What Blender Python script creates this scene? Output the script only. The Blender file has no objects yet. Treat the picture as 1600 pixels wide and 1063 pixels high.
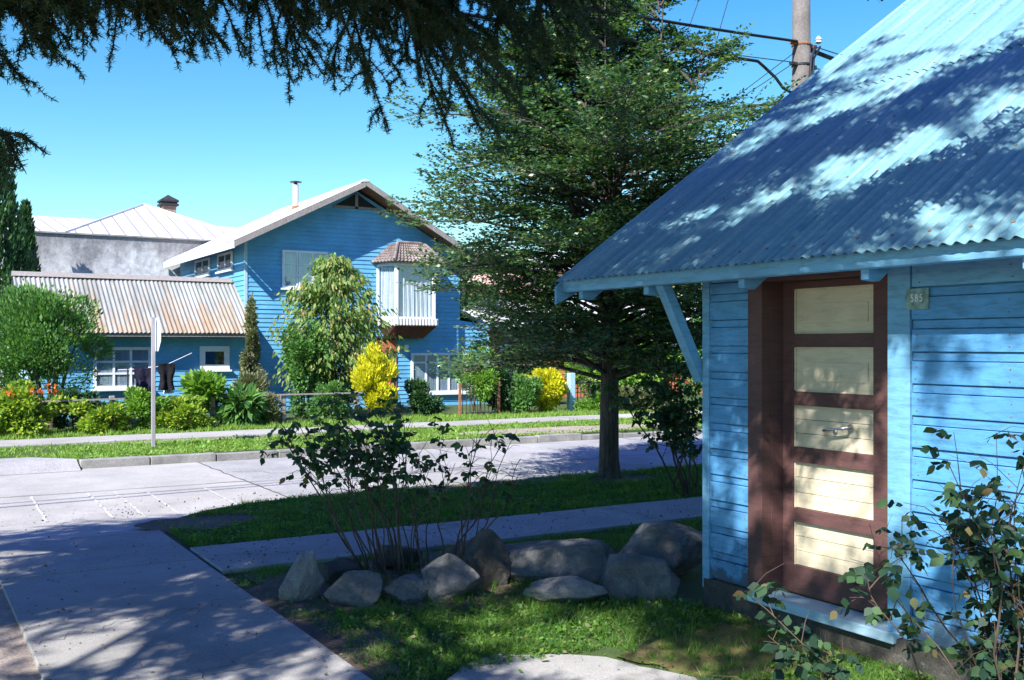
import bpy, math, random
import numpy as np
from mathutils import Vector, noise as mn
R = math.radians
random.seed(5); rng = np.random.default_rng(5)
sc = bpy.context.scene
col = sc.collection

# ------------------------------------------------------------------ camera, sky, sun, exposure
H = 1.7
cd = bpy.data.cameras.new('camera'); cam = bpy.data.objects.new('camera', cd); col.objects.link(cam)
cam.location = (0, 0, H); cam.rotation_euler = (R(90), 0, -R(30.96))
cd.sensor_width = 36; cd.lens = 36; cd.shift_y = 0.0053; cd.clip_end = 2000; cd.clip_start = 0.05
sc.camera = cam
SUN = Vector((-0.80, -0.44, 0.82)).normalized(); KX, KY = -SUN.x / SUN.z, -SUN.y / SUN.z
w = bpy.data.worlds.new('World'); sc.world = w; w.use_nodes = True
nt = w.node_tree; bg = nt.nodes['Background']
sky = nt.nodes.new('ShaderNodeTexSky'); sky.sky_type = 'NISHITA'; sky.sun_disc = False
sky.sun_elevation = math.asin(SUN.z); sky.sun_rotation = math.atan2(SUN.x, SUN.y)
sky.air_density = 1.0; sky.dust_density = 0.0; sky.ozone_density = 5.0
# deeper blue towards the zenith, clearer cyan low down (the air of this place, by direction in the world)
_tc = nt.nodes.new('ShaderNodeTexCoord'); _sp = nt.nodes.new('ShaderNodeSeparateXYZ'); nt.links.new(_tc.outputs['Generated'], _sp.inputs[0])
_rp = nt.nodes.new('ShaderNodeValToRGB'); nt.links.new(_sp.outputs[2], _rp.inputs[0]); _e = _rp.color_ramp.elements
_e[0].position = .05; _e[0].color = (.80, .92, .72, 1); _e[1].position = .9; _e[1].color = (.42, .38, 1.05, 1)
_m = _e.new(.20); _m.color = (.45, .76, .72, 1); _m = _e.new(.33); _m.color = (.27, .66, .80, 1); _m = _e.new(.5); _m.color = (.34, .46, .95, 1)
_mx = nt.nodes.new('ShaderNodeMix'); _mx.data_type = 'RGBA'; _mx.blend_type = 'MULTIPLY'; _mx.inputs[0].default_value = 1
nt.links.new(sky.outputs[0], _mx.inputs[6]); nt.links.new(_rp.outputs[0], _mx.inputs[7]); nt.links.new(_mx.outputs[2], bg.inputs[0])
bg.inputs[1].default_value = 0.125
sl = bpy.data.lights.new('sun', 'SUN'); so = bpy.data.objects.new('sun', sl); col.objects.link(so)
sl.energy = 5.0; sl.angle = R(0.53); sl.color = (1.0, 0.97, 0.93)
so.rotation_euler = SUN.to_track_quat('Z', 'Y').to_euler(); so.location = (-10, -6, 14)
sc.view_settings.view_transform = 'Standard'; sc.view_settings.look = 'None'
sc.view_settings.exposure = 1.1; sc.view_settings.gamma = 1.0

# ------------------------------------------------------------------ materials
def newmat(name):
    m = bpy.data.materials.new(name); m.use_nodes = True
    return m, m.node_tree.nodes, m.node_tree.links, m.node_tree.nodes['Principled BSDF']
def c4(c): return (c[0], c[1], c[2], 1)
def ramp(N, L, fac, stops):
    r = N.new('ShaderNodeValToRGB'); L.new(fac, r.inputs[0])
    e = r.color_ramp.elements
    while len(e) < len(stops): e.new(0.5)
    for i, (p, c) in enumerate(stops): e[i].position = p; e[i].color = c4(c)
    return r.outputs[0]
def noise_n(N, L, scale, detail=5, rough=.55, vec=None, dist=0):
    n = N.new('ShaderNodeTexNoise'); n.inputs['Scale'].default_value = scale
    n.inputs['Detail'].default_value = detail; n.inputs['Roughness'].default_value = rough
    n.inputs['Distortion'].default_value = dist
    if vec: L.new(vec, n.inputs['Vector'])
    return n.outputs['Fac']
def coords(N, L, sc3=(1, 1, 1)):
    t = N.new('ShaderNodeTexCoord'); mp = N.new('ShaderNodeMapping'); L.new(t.outputs['Object'], mp.inputs[0])
    mp.inputs['Scale'].default_value = sc3; return mp.outputs[0]
def mixc(N, L, fac, a, b, mode='MIX'):
    m = N.new('ShaderNodeMix'); m.data_type = 'RGBA'; m.blend_type = mode
    if isinstance(fac, float): m.inputs[0].default_value = fac
    else: L.new(fac, m.inputs[0])
    for s, v in ((6, a), (7, b)):
        if isinstance(v, tuple): m.inputs[s].default_value = c4(v)
        else: L.new(v, m.inputs[s])
    return m.outputs[2]
def bump(N, L, B, h, strength, dist=.01):
    b = N.new('ShaderNodeBump'); b.inputs['Strength'].default_value = strength; b.inputs['Distance'].default_value = dist
    L.new(h, b.inputs['Height']); L.new(b.outputs[0], B.inputs['Normal'])
def pm(name, stops, scale=4, rough=.8, bmp=0, bscale=60, s3=(1, 1, 1), metal=0, fine=None, dist=.01, spec=.3):
    m, N, L, B = newmat(name)
    v = coords(N, L, s3)
    colr = ramp(N, L, noise_n(N, L, scale, 7, .6, v), stops)
    if fine:
        f = ramp(N, L, noise_n(N, L, fine[0], 3, .7, v), [(.3, (1 - fine[1],) * 3), (.7, (1 + fine[1],) * 3)])
        colr = mixc(N, L, 1.0, colr, f, 'MULTIPLY')
    L.new(colr, B.inputs['Base Color']); B.inputs['Roughness'].default_value = rough; B.inputs['Metallic'].default_value = metal
    B.inputs['Specular IOR Level'].default_value = spec
    if bmp: bump(N, L, B, noise_n(N, L, bscale, 5, .65, v), bmp, dist)
    return m
def leafmat(name, stops, trans=.35, rough=.5):
    m, N, L, B = newmat(name)
    g = N.new('ShaderNodeNewGeometry')
    colr = ramp(N, L, g.outputs['Random Per Island'], stops)
    L.new(colr, B.inputs['Base Color']); B.inputs['Roughness'].default_value = rough; B.inputs['Specular IOR Level'].default_value = .35
    t = N.new('ShaderNodeBsdfTranslucent'); L.new(mixc(N, L, 1.0, colr, (1.6, 1.7, .7), 'MULTIPLY'), t.inputs[0])
    mx = N.new('ShaderNodeMixShader'); mx.inputs[0].default_value = trans
    L.new(B.outputs[0], mx.inputs[1]); L.new(t.outputs[0], mx.inputs[2])
    L.new(mx.outputs[0], N['Material Output'].inputs[0]); return m
M = {}
def paint(name, base, dirt, worn, scale=2.0):
    """weathered paint on boards: broad tone drift, streaky grime, small flaked spots"""
    m, N, L, B = newmat(name)
    v = coords(N, L, (1, 1, 4)); v2 = coords(N, L, (1, 1, 1)); v3 = coords(N, L, (1.3, 1.3, 7))
    a = ramp(N, L, noise_n(N, L, scale, 4, .5, v2), [(.3, tuple(x * .82 for x in base)), (.7, tuple(min(1, x * 1.15) for x in base))])
    f = ramp(N, L, noise_n(N, L, 5, 9, .72, v3, .4), [(.46, (0, 0, 0)), (.70, (.85,) * 3)])
    a = mixc(N, L, f, a, dirt)
    f2 = ramp(N, L, noise_n(N, L, 13, 9, .8, v), [(.60, (0, 0, 0)), (.67, (.75,) * 3)])
    a = mixc(N, L, f2, a, worn)
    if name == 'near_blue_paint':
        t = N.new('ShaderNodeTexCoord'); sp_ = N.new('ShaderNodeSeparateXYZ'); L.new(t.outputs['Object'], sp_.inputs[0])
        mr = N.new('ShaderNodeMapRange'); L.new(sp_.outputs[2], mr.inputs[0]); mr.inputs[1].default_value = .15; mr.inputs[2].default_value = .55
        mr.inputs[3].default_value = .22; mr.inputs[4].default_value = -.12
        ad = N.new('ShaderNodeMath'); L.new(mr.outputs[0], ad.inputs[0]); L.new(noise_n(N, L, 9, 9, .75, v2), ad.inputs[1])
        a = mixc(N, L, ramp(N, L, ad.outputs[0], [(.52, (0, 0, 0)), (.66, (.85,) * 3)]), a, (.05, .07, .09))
    L.new(a, B.inputs['Base Color']); B.inputs['Roughness'].default_value = .62; B.inputs['Specular IOR Level'].default_value = .3
    v4 = coords(N, L, (3, 3, 40))
    bump(N, L, B, noise_n(N, L, 6, 7, .7, v4), .5, .004); return m
BLUE = (.10, .31, .55)
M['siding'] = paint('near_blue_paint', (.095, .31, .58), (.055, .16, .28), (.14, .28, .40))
M['siding_far'] = paint('far_blue_paint', (.12, .38, .61), (.10, .28, .46), (.28, .44, .54), 1.6)
M['trim_blue'] = paint('light_blue_trim', (.16, .39, .60), (.09, .22, .33), (.24, .36, .42))
M['wall_pale'] = paint('pale_blue_paint', (.36, .55, .66), (.3, .42, .5), (.45, .5, .5), 1.0)
M['brown'] = paint('brown_door_paint', (.115, .056, .052), (.06, .034, .032), (.17, .095, .088))
M['cream'] = paint('cream_panel_paint', (.62, .54, .39), (.46, .40, .28), (.68, .63, .52))
M['white'] = pm('white_paint', [(.3, (.62, .65, .68)), (.7, (.8, .81, .82))], 5, .5)
M['greywood'] = pm('grey_weathered_wood', [(.3, (.17, .15, .14)), (.7, (.36, .33, .31))], 6, .9, .4, 50, (8, 8, 1))
M['soffit'] = pm('soffit_boards', [(.3, (.16, .09, .06)), (.7, (.30, .18, .12))], 6, .9)
def slabmat(name, stops, stain, grit=110):
    m, N, L, B = newmat(name)
    v = coords(N, L); g = N.new('ShaderNodeNewGeometry')
    a = ramp(N, L, noise_n(N, L, 1.1, 8, .65, v), stops)
    t_ = ramp(N, L, g.outputs['Random Per Island'], [(0, (.88,) * 3), (1, (1.08,) * 3)]); a = mixc(N, L, 1.0, a, t_, 'MULTIPLY')
    f = ramp(N, L, noise_n(N, L, 2.3, 10, .75, v, .6), [(.54, (0, 0, 0)), (.68, (.6,) * 3)]); a = mixc(N, L, f, a, stain)
    f = ramp(N, L, noise_n(N, L, grit, 3, .7, v), [(.3, (.72,) * 3), (.7, (1.22,) * 3)]); a = mixc(N, L, 1.0, a, f, 'MULTIPLY')
    f = ramp(N, L, noise_n(N, L, 9, 9, .8, v), [(.64, (1, 1, 1)), (.68, (.72,) * 3)]); a = mixc(N, L, 1.0, a, f, 'MULTIPLY')
    L.new(a, B.inputs['Base Color']); B.inputs['Roughness'].default_value = .92; B.inputs['Specular IOR Level'].default_value = .2
    bump(N, L, B, noise_n(N, L, 80, 6, .75, v), .6, .005); return m
M['concrete'] = slabmat('walk_concrete', [(.25, (.27, .26, .24)), (.5, (.36, .345, .32)), (.75, (.43, .41, .385))], (.22, .20, .18))
M['road'] = slabmat('road_concrete', [(.3, (.31, .30, .285)), (.55, (.39, .375, .355)), (.75, (.45, .435, .41))], (.27, .255, .24), 60)
M['oldconc'] = pm('walk_concrete', [(.25, (.26, .25, .25)), (.5, (.36, .345, .34)), (.75, (.43, .42, .405))], 1.3, .9, .5, 90, fine=(120, .22), dist=.004)
M['oldroad'] = pm('road_concrete_b', [(.3, (.34, .335, .335)), (.55, (.42, .41, .405)), (.75, (.48, .475, .465))], .7, .9, .4, 60, fine=(60, .2), dist=.005)
M['roadold'] = pm('old_rough_road', [(.3, (.25, .25, .25)), (.6, (.35, .34, .335)), (.75, (.42, .41, .4))], 1.1, .92, .6, 50, fine=(45, .3), dist=.006)
M['crack'] = pm('dark_joint', [(.3, (.07, .065, .06)), (.7, (.13, .12, .11))], 8, .95)
M['kerb'] = pm('kerb_concrete', [(.3, (.16, .155, .15)), (.7, (.33, .32, .30))], 3, .95, .5, 40, fine=(50, .2))
M['faded'] = pm('faded_road_line', [(.4, (.40, .39, .37)), (.6, (.52, .51, .49))], 9, .85)
M['soil'] = pm('bare_soil', [(.25, (.085, .06, .045)), (.5, (.14, .10, .075)), (.75, (.21, .155, .115))], 3, .95, .8, 45, fine=(55, .35), dist=.015)
M['gravel'] = pm('gravel_dirt', [(.25, (.22, .18, .15)), (.5, (.33, .27, .23)), (.75, (.42, .36, .31))], 2.2, .95, .8, 50, fine=(40, .3), dist=.015)
M['turf'] = pm('turf_soil', [(.25, (.06, .06, .028)), (.5, (.055, .09, .025)), (.75, (.08, .13, .03))], 2.2, .95, .6, 40, fine=(60, .3), dist=.02)
M['moss'] = pm('mossy_ground', [(.3, (.17, .12, .06)), (.5, (.13, .125, .035)), (.7, (.10, .14, .03))], 3.5, .95, .8, 60, fine=(70, .35), dist=.01)
M['rock'] = pm('boulder_stone', [(.28, (.13, .12, .115)), (.5, (.23, .215, .205)), (.72, (.33, .31, .29))], 4.5, .85, .9, 16, fine=(90, .22), dist=.03)
M['rockdark'] = pm('dark_boulder', [(.28, (.075, .07, .065)), (.5, (.13, .12, .11)), (.72, (.20, .18, .165))], 5, .85, .9, 16, fine=(80, .22), dist=.03)
M['rockpale'] = pm('pale_boulder', [(.28, (.22, .21, .2)), (.5, (.34, .33, .32)), (.72, (.44, .43, .41))], 5, .85, .9, 16, fine=(80, .22), dist=.03)
def rockmat(name, stops, lich):
    m, N, L, B = newmat(name); v = coords(N, L)
    a = ramp(N, L, noise_n(N, L, 4.5, 9, .68, v, .5), stops)
    f = ramp(N, L, noise_n(N, L, 13, 9, .8, v), [(.58, (0, 0, 0)), (.63, (.7,) * 3)]); a = mixc(N, L, f, a, lich)
    f = ramp(N, L, noise_n(N, L, 7, 10, .8, v, 1.2), [(.36, (.45,) * 3), (.44, (1, 1, 1))]); a = mixc(N, L, 1.0, a, f, 'MULTIPLY')
    f = ramp(N, L, noise_n(N, L, 100, 3, .7, v), [(.3, (.75,) * 3), (.7, (1.2,) * 3)]); a = mixc(N, L, 1.0, a, f, 'MULTIPLY')
    L.new(a, B.inputs['Base Color']); B.inputs['Roughness'].default_value = .9
    bump(N, L, B, noise_n(N, L, 14, 10, .78, v, 1.0), 1.0, .05); return m
M['rock'] = rockmat('boulder_stone', [(.28, (.12, .118, .115)), (.5, (.22, .215, .21)), (.72, (.33, .325, .315))], (.34, .35, .33))
M['rockdark'] = rockmat('dark_boulder', [(.28, (.065, .06, .052)), (.5, (.115, .105, .09)), (.72, (.18, .165, .14))], (.20, .21, .17))
M['rockpale'] = rockmat('pale_boulder', [(.28, (.22, .21, .195)), (.5, (.35, .335, .31)), (.72, (.46, .44, .41))], (.25, .25, .23))
M['bark'] = pm('bark', [(.3, (.045, .038, .034)), (.7, (.13, .115, .10))], 5, .95, 1, 14, (5, 5, 1), fine=(40, .3), dist=.03)
M['twig'] = pm('brown_twig', [(.3, (.06, .04, .03)), (.7, (.13, .095, .07))], 9, .9)
M['stemgreen'] = pm('green_stem', [(.3, (.06, .075, .03)), (.7, (.12, .09, .05))], 9, .8)
M['pole'] = pm('pole_concrete', [(.3, (.12, .105, .095)), (.7, (.21, .19, .175))], 4, .95, .6, 30, (1, 1, .5), fine=(60, .3))
M['cable'] = pm('cable_rubber', [(.3, (.012, .013, .02)), (.7, (.02, .022, .03))], 4, .6)
M['steel'] = pm('steel', [(.3, (.45, .46, .48)), (.7, (.6, .62, .64))], 6, .3, metal=.9)
M['postgrey'] = pm('post_steel', [(.3, (.25, .24, .26)), (.7, (.36, .35, .37))], 5, .6, s3=(1, 1, .3))
M['rust'] = pm('rusty_metal', [(.3, (.20, .08, .04)), (.7, (.34, .16, .08))], 7, .9)
M['darkmetal'] = pm('dark_metal', [(.3, (.02, .02, .022)), (.7, (.045, .045, .05))], 7, .6)
M['redwood'] = pm('red_boards', [(.3, (.38, .10, .05)), (.7, (.52, .17, .08))], 3, .8)
M['redbrown'] = pm('red_brown_boards', [(.3, (.09, .03, .02)), (.7, (.16, .055, .035))], 5, .8)
M['brick'] = pm('chimney_brick', [(.3, (.22, .13, .10)), (.7, (.36, .24, .19))], 9, .9)
M['pink'] = pm('pink_render', [(.3, (.55, .33, .28)), (.7, (.68, .45, .40))], 2, .9)
M['navy'] = pm('navy_cloth', [(.3, (.012, .012, .03)), (.7, (.022, .02, .05))], 8, .9, .5, 12, dist=.03)
M['blackcloth'] = pm('black_cloth', [(.3, (.006, .006, .009)), (.7, (.014, .014, .018))], 8, .95, .5, 12, dist=.03)
M['whitecloth'] = pm('white_cloth', [(.3, (.6, .65, .75)), (.7, (.75, .78, .82))], 8, .9, .5, 12, dist=.03)
M['pane_backing'] = pm('curtain_cloth', [(.3, (.45, .47, .52)), (.7, (.78, .79, .80))], 3, .9, .9, 9, (3, 1, .1), dist=.05)
M['dark'] = pm('dark_room', [(.3, (.015, .017, .02)), (.7, (.03, .032, .036))], 2, .9)  # shade of an unlit interior painted as a dark surface
M['tile'] = pm('weathered_roof_tile', [(.3, (.11, .085, .08)), (.7, (.30, .25, .235))], 6, .9, fine=(25, .3))
M['seam'] = M['crack']
def glass():
    m, N, L, B = newmat('window_glass')
    g = N.new('ShaderNodeBsdfGlossy'); g.inputs['Roughness'].default_value = .04; g.inputs[0].default_value = (.9, .95, 1, 1)
    t = N.new('ShaderNodeBsdfTransparent'); t.inputs[0].default_value = (.78, .84, .88, 1)
    mx = N.new('ShaderNodeMixShader'); lw = N.new('ShaderNodeLayerWeight'); lw.inputs[0].default_value = .25
    mx.inputs[0].default_value = .10; L.new(t.outputs[0], mx.inputs[1]); L.new(g.outputs[0], mx.inputs[2])
    L.new(mx.outputs[0], N['Material Output'].inputs[0]); return m
M['glass'] = glass()
def roofpaint():
    """painted corrugated sheet, faded turquoise with pale wear lines running down the slope"""
    m, N, L, B = newmat('faded_turquoise_sheet')
    v = coords(N, L, (.25, 9, .25)); v2 = coords(N, L, (1, 1, 1)); v3 = coords(N, L, (.5, 22, .5))
    a = ramp(N, L, noise_n(N, L, 1.2, 6, .6, v), [(.3, (.09, .22, .28)), (.5, (.145, .30, .35)), (.72, (.235, .38, .40))])
    f = ramp(N, L, noise_n(N, L, 1.5, 8, .7, v3), [(.58, (0, 0, 0)), (.70, (.55,) * 3)])
    a = mixc(N, L, f, a, (.48, .55, .50))
    f = ramp(N, L, noise_n(N, L, 3, 8, .7, v2), [(.60, (0, 0, 0)), (.72, (.5,) * 3)])
    a = mixc(N, L, f, a, (.30, .40, .38))
    v5 = coords(N, L, (.35, 13, .35)); f = ramp(N, L, noise_n(N, L, 1.0, 10, .8, v5, .3), [(.60, (0, 0, 0)), (.69, (.7,) * 3)])
    a = mixc(N, L, f, a, (.34, .30, .22))
    f = ramp(N, L, noise_n(N, L, 30, 6, .7, v2), [(.3, (.85,) * 3), (.7, (1.12,) * 3)]); a = mixc(N, L, 1.0, a, f, 'MULTIPLY')
    L.new(a, B.inputs['Base Color']); B.inputs['Roughness'].default_value = .55; B.inputs['Specular IOR Level'].default_value = .3
    bump(N, L, B, noise_n(N, L, 25, 5, .6, v2), .15, .004); return m
M['sheet'] = roofpaint()
def rustroof():
    m, N, L, B = newmat('rusty_corrugated_zinc')
    t = N.new('ShaderNodeTexCoord'); s = N.new('ShaderNodeSeparateXYZ'); L.new(t.outputs['Object'], s.inputs[0])
    v = coords(N, L, (2.2, .35, .35)); v2 = coords(N, L, (5, .6, .6))
    a = ramp(N, L, noise_n(N, L, 1.6, 5, .6, v), [(.3, (.16, .16, .145)), (.5, (.25, .26, .245)), (.7, (.34, .36, .355))])
    # rust gathers near the eave (low z) and in some sheets
    mr = N.new('ShaderNodeMapRange'); L.new(s.outputs[2], mr.inputs[0]); mr.inputs[1].default_value = 2.0; mr.inputs[2].default_value = 3.4
    mr.inputs[3].default_value = .15; mr.inputs[4].default_value = -.06
    ad = N.new('ShaderNodeMath'); L.new(mr.outputs[0], ad.inputs[0]); L.new(noise_n(N, L, 1.1, 9, .7, v2), ad.inputs[1])
    f = ramp(N, L, ad.outputs[0], [(.50, (0, 0, 0)), (.66, (.85,) * 3)])
    r = ramp(N, L, noise_n(N, L, 5, 5, .6, v), [(.3, (.24, .15, .08)), (.7, (.36, .27, .18))])
    L.new(mixc(N, L, f, a, r), B.inputs['Base Color']); B.inputs['Roughness'].default_value = .75; return m
M['rustroof'] = rustroof()
def stucco():
    m, N, L, B = newmat('mould_stained_stucco')
    t = N.new('ShaderNodeTexCoord'); s = N.new('ShaderNodeSeparateXYZ'); L.new(t.outputs['Object'], s.inputs[0])
    v = coords(N, L, (1.2, 1.2, .7)); v2 = coords(N, L, (2.5, 2.5, 2.5))
    mr = N.new('ShaderNodeMapRange'); L.new(s.outputs[2], mr.inputs[0]); mr.inputs[1].default_value = 3.7; mr.inputs[2].default_value = 5.05
    mr.inputs[3].default_value = -.12; mr.inputs[4].default_value = .17
    ad = N.new('ShaderNodeMath'); L.new(mr.outputs[0], ad.inputs[0]); L.new(noise_n(N, L, 1.0, 10, .72, v), ad.inputs[1])
    f = ramp(N, L, ad.outputs[0], [(.42, (0, 0, 0)), (.64, (.9,) * 3)])
    pale = ramp(N, L, noise_n(N, L, 3, 8, .7, v2), [(.35, (.38, .38, .38)), (.6, (.62, .62, .62))])
    dk = ramp(N, L, noise_n(N, L, 4, 8, .7, v2), [(.35, (.12, .12, .125)), (.65, (.25, .25, .255))])
    L.new(mixc(N, L, f, pale, dk), B.inputs['Base Color']); B.inputs['Roughness'].default_value = .95
    bump(N, L, B, noise_n(N, L, 20, 5, .7, v2), .5, .03); return m
M['stucco'] = stucco()
def seamroof():
    m, N, L, B = newmat('white_standing_seam_metal')
    v = coords(N, L, (1, 1, 1)); wv = N.new('ShaderNodeTexWave'); wv.wave_type = 'BANDS'; wv.bands_direction = 'X'
    wv.inputs['Scale'].default_value = .66; L.new(v, wv.inputs[0])
    n = ramp(N, L, noise_n(N, L, 1.5, 6, .6, v), [(.3, (.55, .54, .55)), (.7, (.72, .72, .73))])
    f = ramp(N, L, wv.outputs['Fac'], [(.015, (1, 1, 1)), (.05, (0, 0, 0))])
    L.new(mixc(N, L, f, n, (.24, .22, .23)), B.inputs['Base Color']); B.inputs['Roughness'].default_value = .5; return m
M['seamroof'] = seamroof()
M['zinc'] = pm('pale_zinc_sheet', [(.3, (.50, .49, .49)), (.7, (.68, .67, .66))], 2, .6, s3=(.4, 3, .4))
# leaves
M['cedar'] = leafmat('cedar_needles', [(0, (.022, .045, .02)), (.6, (.04, .075, .025)), (1, (.06, .10, .03))], .15)
M['beech'] = leafmat('small_tree_leaves', [(0, (.03, .085, .045)), (.5, (.065, .15, .065)), (.96, (.15, .24, .08)), (1, (.36, .30, .06))], .3, .35)
M['rose'] = leafmat('rose_leaves', [(0, (.02, .055, .03)), (.6, (.045, .11, .04)), (.93, (.08, .16, .05)), (1, (.25, .16, .05))], .25, .6)
M['roseshade'] = leafmat('shade_darkened_rose_leaves', [(0, (.012, .035, .02)), (.6, (.025, .065, .03)), (.95, (.06, .12, .04)), (1, (.16, .09, .04))], .18, .6)  # rose leaves with the cedar's shade put into a darker colour
M['limegreen'] = leafmat('bright_green_leaves', [(0, (.08, .19, .03)), (.6, (.16, .32, .045)), (1, (.28, .42, .07))], .35)
M['midgreen'] = leafmat('mid_green_leaves', [(0, (.045, .13, .04)), (.6, (.09, .22, .05)), (1, (.18, .33, .08))], .3)
M['darkgreen'] = leafmat('dark_green_leaves', [(0, (.02, .06, .025)), (.7, (.04, .11, .035)), (1, (.08, .16, .05))], .25)
M['fruit'] = leafmat('yellowish_drooping_leaves', [(0, (.07, .16, .04)), (.5, (.16, .26, .06)), (.85, (.30, .36, .11)), (1, (.42, .28, .11))], .35)
M['gold'] = leafmat('golden_leaves', [(0, (.34, .34, .02)), (.5, (.60, .57, .03)), (1, (.76, .72, .06))], .35)
M['yellowgreen'] = leafmat('yellow_green_leaves', [(0, (.10, .22, .03)), (.5, (.21, .34, .04)), (1, (.44, .48, .06))], .35)
M['olive'] = leafmat('olive_leaves', [(0, (.08, .11, .05)), (.6, (.16, .19, .09)), (1, (.28, .24, .14))], .3)
M['orange'] = leafmat('orange_petals', [(0, (.55, .08, .02)), (1, (.75, .22, .04))], .3)
M['litter'] = pm('leaf_litter', [(.3, (.09, .065, .04)), (.7, (.22, .15, .08))], 30, .9)
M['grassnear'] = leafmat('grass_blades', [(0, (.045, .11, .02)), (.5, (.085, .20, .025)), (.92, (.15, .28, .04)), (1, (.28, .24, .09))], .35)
M['grassfar'] = leafmat('sun_brightened_grass_blades', [(0, (.11, .22, .03)), (.5, (.19, .34, .05)), (.88, (.29, .43, .08)), (1, (.42, .38, .16))], .35)  # brighter copy of the near grass, sunlight put into its colour

# ------------------------------------------------------------------ mesh helpers
class MB:
    def __init__(s): s.v = []; s.f = []
    def add(s, vs, fs):
        b = len(s.v); s.v += [tuple(v) for v in vs]; s.f += [tuple(i + b for i in f) for f in fs]; return s
    def box(s, x0, x1, y0, y1, z0, z1):
        return s.add([(x0,y0,z0),(x1,y0,z0),(x1,y1,z0),(x0,y1,z0),(x0,y0,z1),(x1,y0,z1),(x1,y1,z1),(x0,y1,z1)],
                     [(0,3,2,1),(4,5,6,7),(0,1,5,4),(1,2,6,5),(2,3,7,6),(3,0,4,7)])
    def beam(s, a, b, wd, ht, up=(0, 0, 1)):
        a, b = Vector(a), Vector(b); d = (b - a).normalized(); sd = d.cross(Vector(up)).normalized(); u = sd.cross(d)
        vs = []
        for p in (a, b):
            for i, j in ((-1, -1), (1, -1), (1, 1), (-1, 1)): vs.append(p + sd * (i * wd / 2) + u * (j * ht / 2))
        return s.add(vs, [(0,3,2,1),(4,5,6,7),(0,1,5,4),(1,2,6,5),(2,3,7,6),(3,0,4,7)])
    def prism(s, poly, d):
        """poly: 3-D points in order, d: extrusion vector"""
        n = len(poly); d = Vector(d)
        vs = [Vector(p) for p in poly] + [Vector(p) + d for p in poly]
        fs = [tuple(range(n))[::-1], tuple(range(n, 2 * n))] + [(i, (i + 1) % n, n + (i + 1) % n, n + i) for i in range(n)]
        return s.add(vs, fs)
    def tube(s, pts, rad, n=6, cap=True):
        pts = [Vector(p) for p in pts]; k = len(pts)
        if not hasattr(rad, '__len__'): rad = [rad] * k
        vs = []; ref = Vector((.31, .2, .93))
        for i, p in enumerate(pts):
            t = (pts[min(i + 1, k - 1)] - pts[max(i - 1, 0)]).normalized()
            if abs(t.dot(ref)) > .97: ref = Vector((1, .1, 0))
            a = t.cross(ref).normalized(); b = t.cross(a)
            for j in range(n):
                th = 2 * math.pi * j / n; vs.append(p + (a * math.cos(th) + b * math.sin(th)) * rad[i])
        fs = [(i * n + j, i * n + (j + 1) % n, (i + 1) * n + (j + 1) % n, (i + 1) * n + j) for i in range(k - 1) for j in range(n)]
        if cap: fs += [tuple(range(n))[::-1], tuple(range((k - 1) * n, k * n))]
        return s.add(vs, fs)
    def lathe(s, c, prof, n=20, axis='z'):
        vs = []; k = len(prof)
        for r, h in prof:
            for j in range(n):
                th = 2 * math.pi * j / n; a, b = r * math.cos(th), r * math.sin(th)
                q = (a, b, h) if axis == 'z' else (h, a, b) if axis == 'x' else (a, h, b)
                vs.append((c[0] + q[0], c[1] + q[1], c[2] + q[2]))
        fs = [(i * n + j, i * n + (j + 1) % n, (i + 1) * n + (j + 1) % n, (i + 1) * n + j) for i in range(k - 1) for j in range(n)]
        fs += [tuple(range(n))[::-1], tuple(range((k - 1) * n, k * n))]
        return s.add(vs, fs)

def finish(o, parent=None, bevel=0, smooth=False):
    col.objects.link(o)
    if parent: o.parent = parent
    if smooth: o.data.polygons.foreach_set('use_smooth', [True] * len(o.data.polygons))
    if bevel:
        b = o.modifiers.new('bevel', 'BEVEL'); b.width = bevel; b.segments = 2; b.limit_method = 'ANGLE'
    return o
def wloc(o):
    v = Vector((0, 0, 0))
    while o is not None: v += o.location; o = o.parent
    return v
def obj(name, mb, mat, parent=None, bevel=0, smooth=False, loc=None):
    """geometry is given in world coordinates; the object's origin goes to its parent's base or to loc"""
    me = bpy.data.meshes.new(name)
    off = wloc(parent) if parent else Vector(loc or (0, 0, 0))
    me.from_pydata([tuple(Vector(v) - off) for v in mb.v], [], mb.f); me.materials.append(M[mat] if isinstance(mat, str) else mat)
    o = bpy.data.objects.new(name, me)
    if not parent: o.location = off
    return finish(o, parent, bevel, smooth)
def npobj(name, V, nper, mat, parent=None, loc=None):
    """V: (n, nper, 3) array of separate polygons"""
    V = np.asarray(V, dtype=np.float32); n = V.shape[0]
    off = wloc(parent) if parent else Vector(loc or (0, 0, 0))
    V = (V.reshape(-1, 3) - np.array(off, dtype=np.float32)).astype(np.float32)
    me = bpy.data.meshes.new(name); me.vertices.add(n * nper); me.loops.add(n * nper); me.polygons.add(n)
    me.vertices.foreach_set('co', V.ravel()); me.loops.foreach_set('vertex_index', np.arange(n * nper, dtype=np.int32))
    me.polygons.foreach_set('loop_start', np.arange(0, n * nper, nper, dtype=np.int32))
    me.update(calc_edges=True); me.materials.append(M[mat])
    o = bpy.data.objects.new(name, me)
    if not parent: o.location = off
    return finish(o, parent)
def tag(o, label=None, cat=None, group=None, kind=None):
    if label: o['label'] = label
    if cat: o['category'] = cat
    if group: o['group'] = group
    if kind: o['kind'] = kind
    return o
def thing(name, label, cat, loc=(0, 0, 0), group=None):
    o = bpy.data.objects.new(name, None); o.location = loc; o.empty_display_size = .3; col.objects.link(o)
    return tag(o, label, cat, group)
def struct(name, mb, mat, **k): return tag(obj(name, mb, mat, **k), kind='structure')
def cloned(o, parent=None):
    c = o.copy(); col.objects.link(c); c.parent = parent
    for ch in [x for x in bpy.data.objects if x.parent == o and x != c]: cloned(ch, c)
    return c

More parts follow.
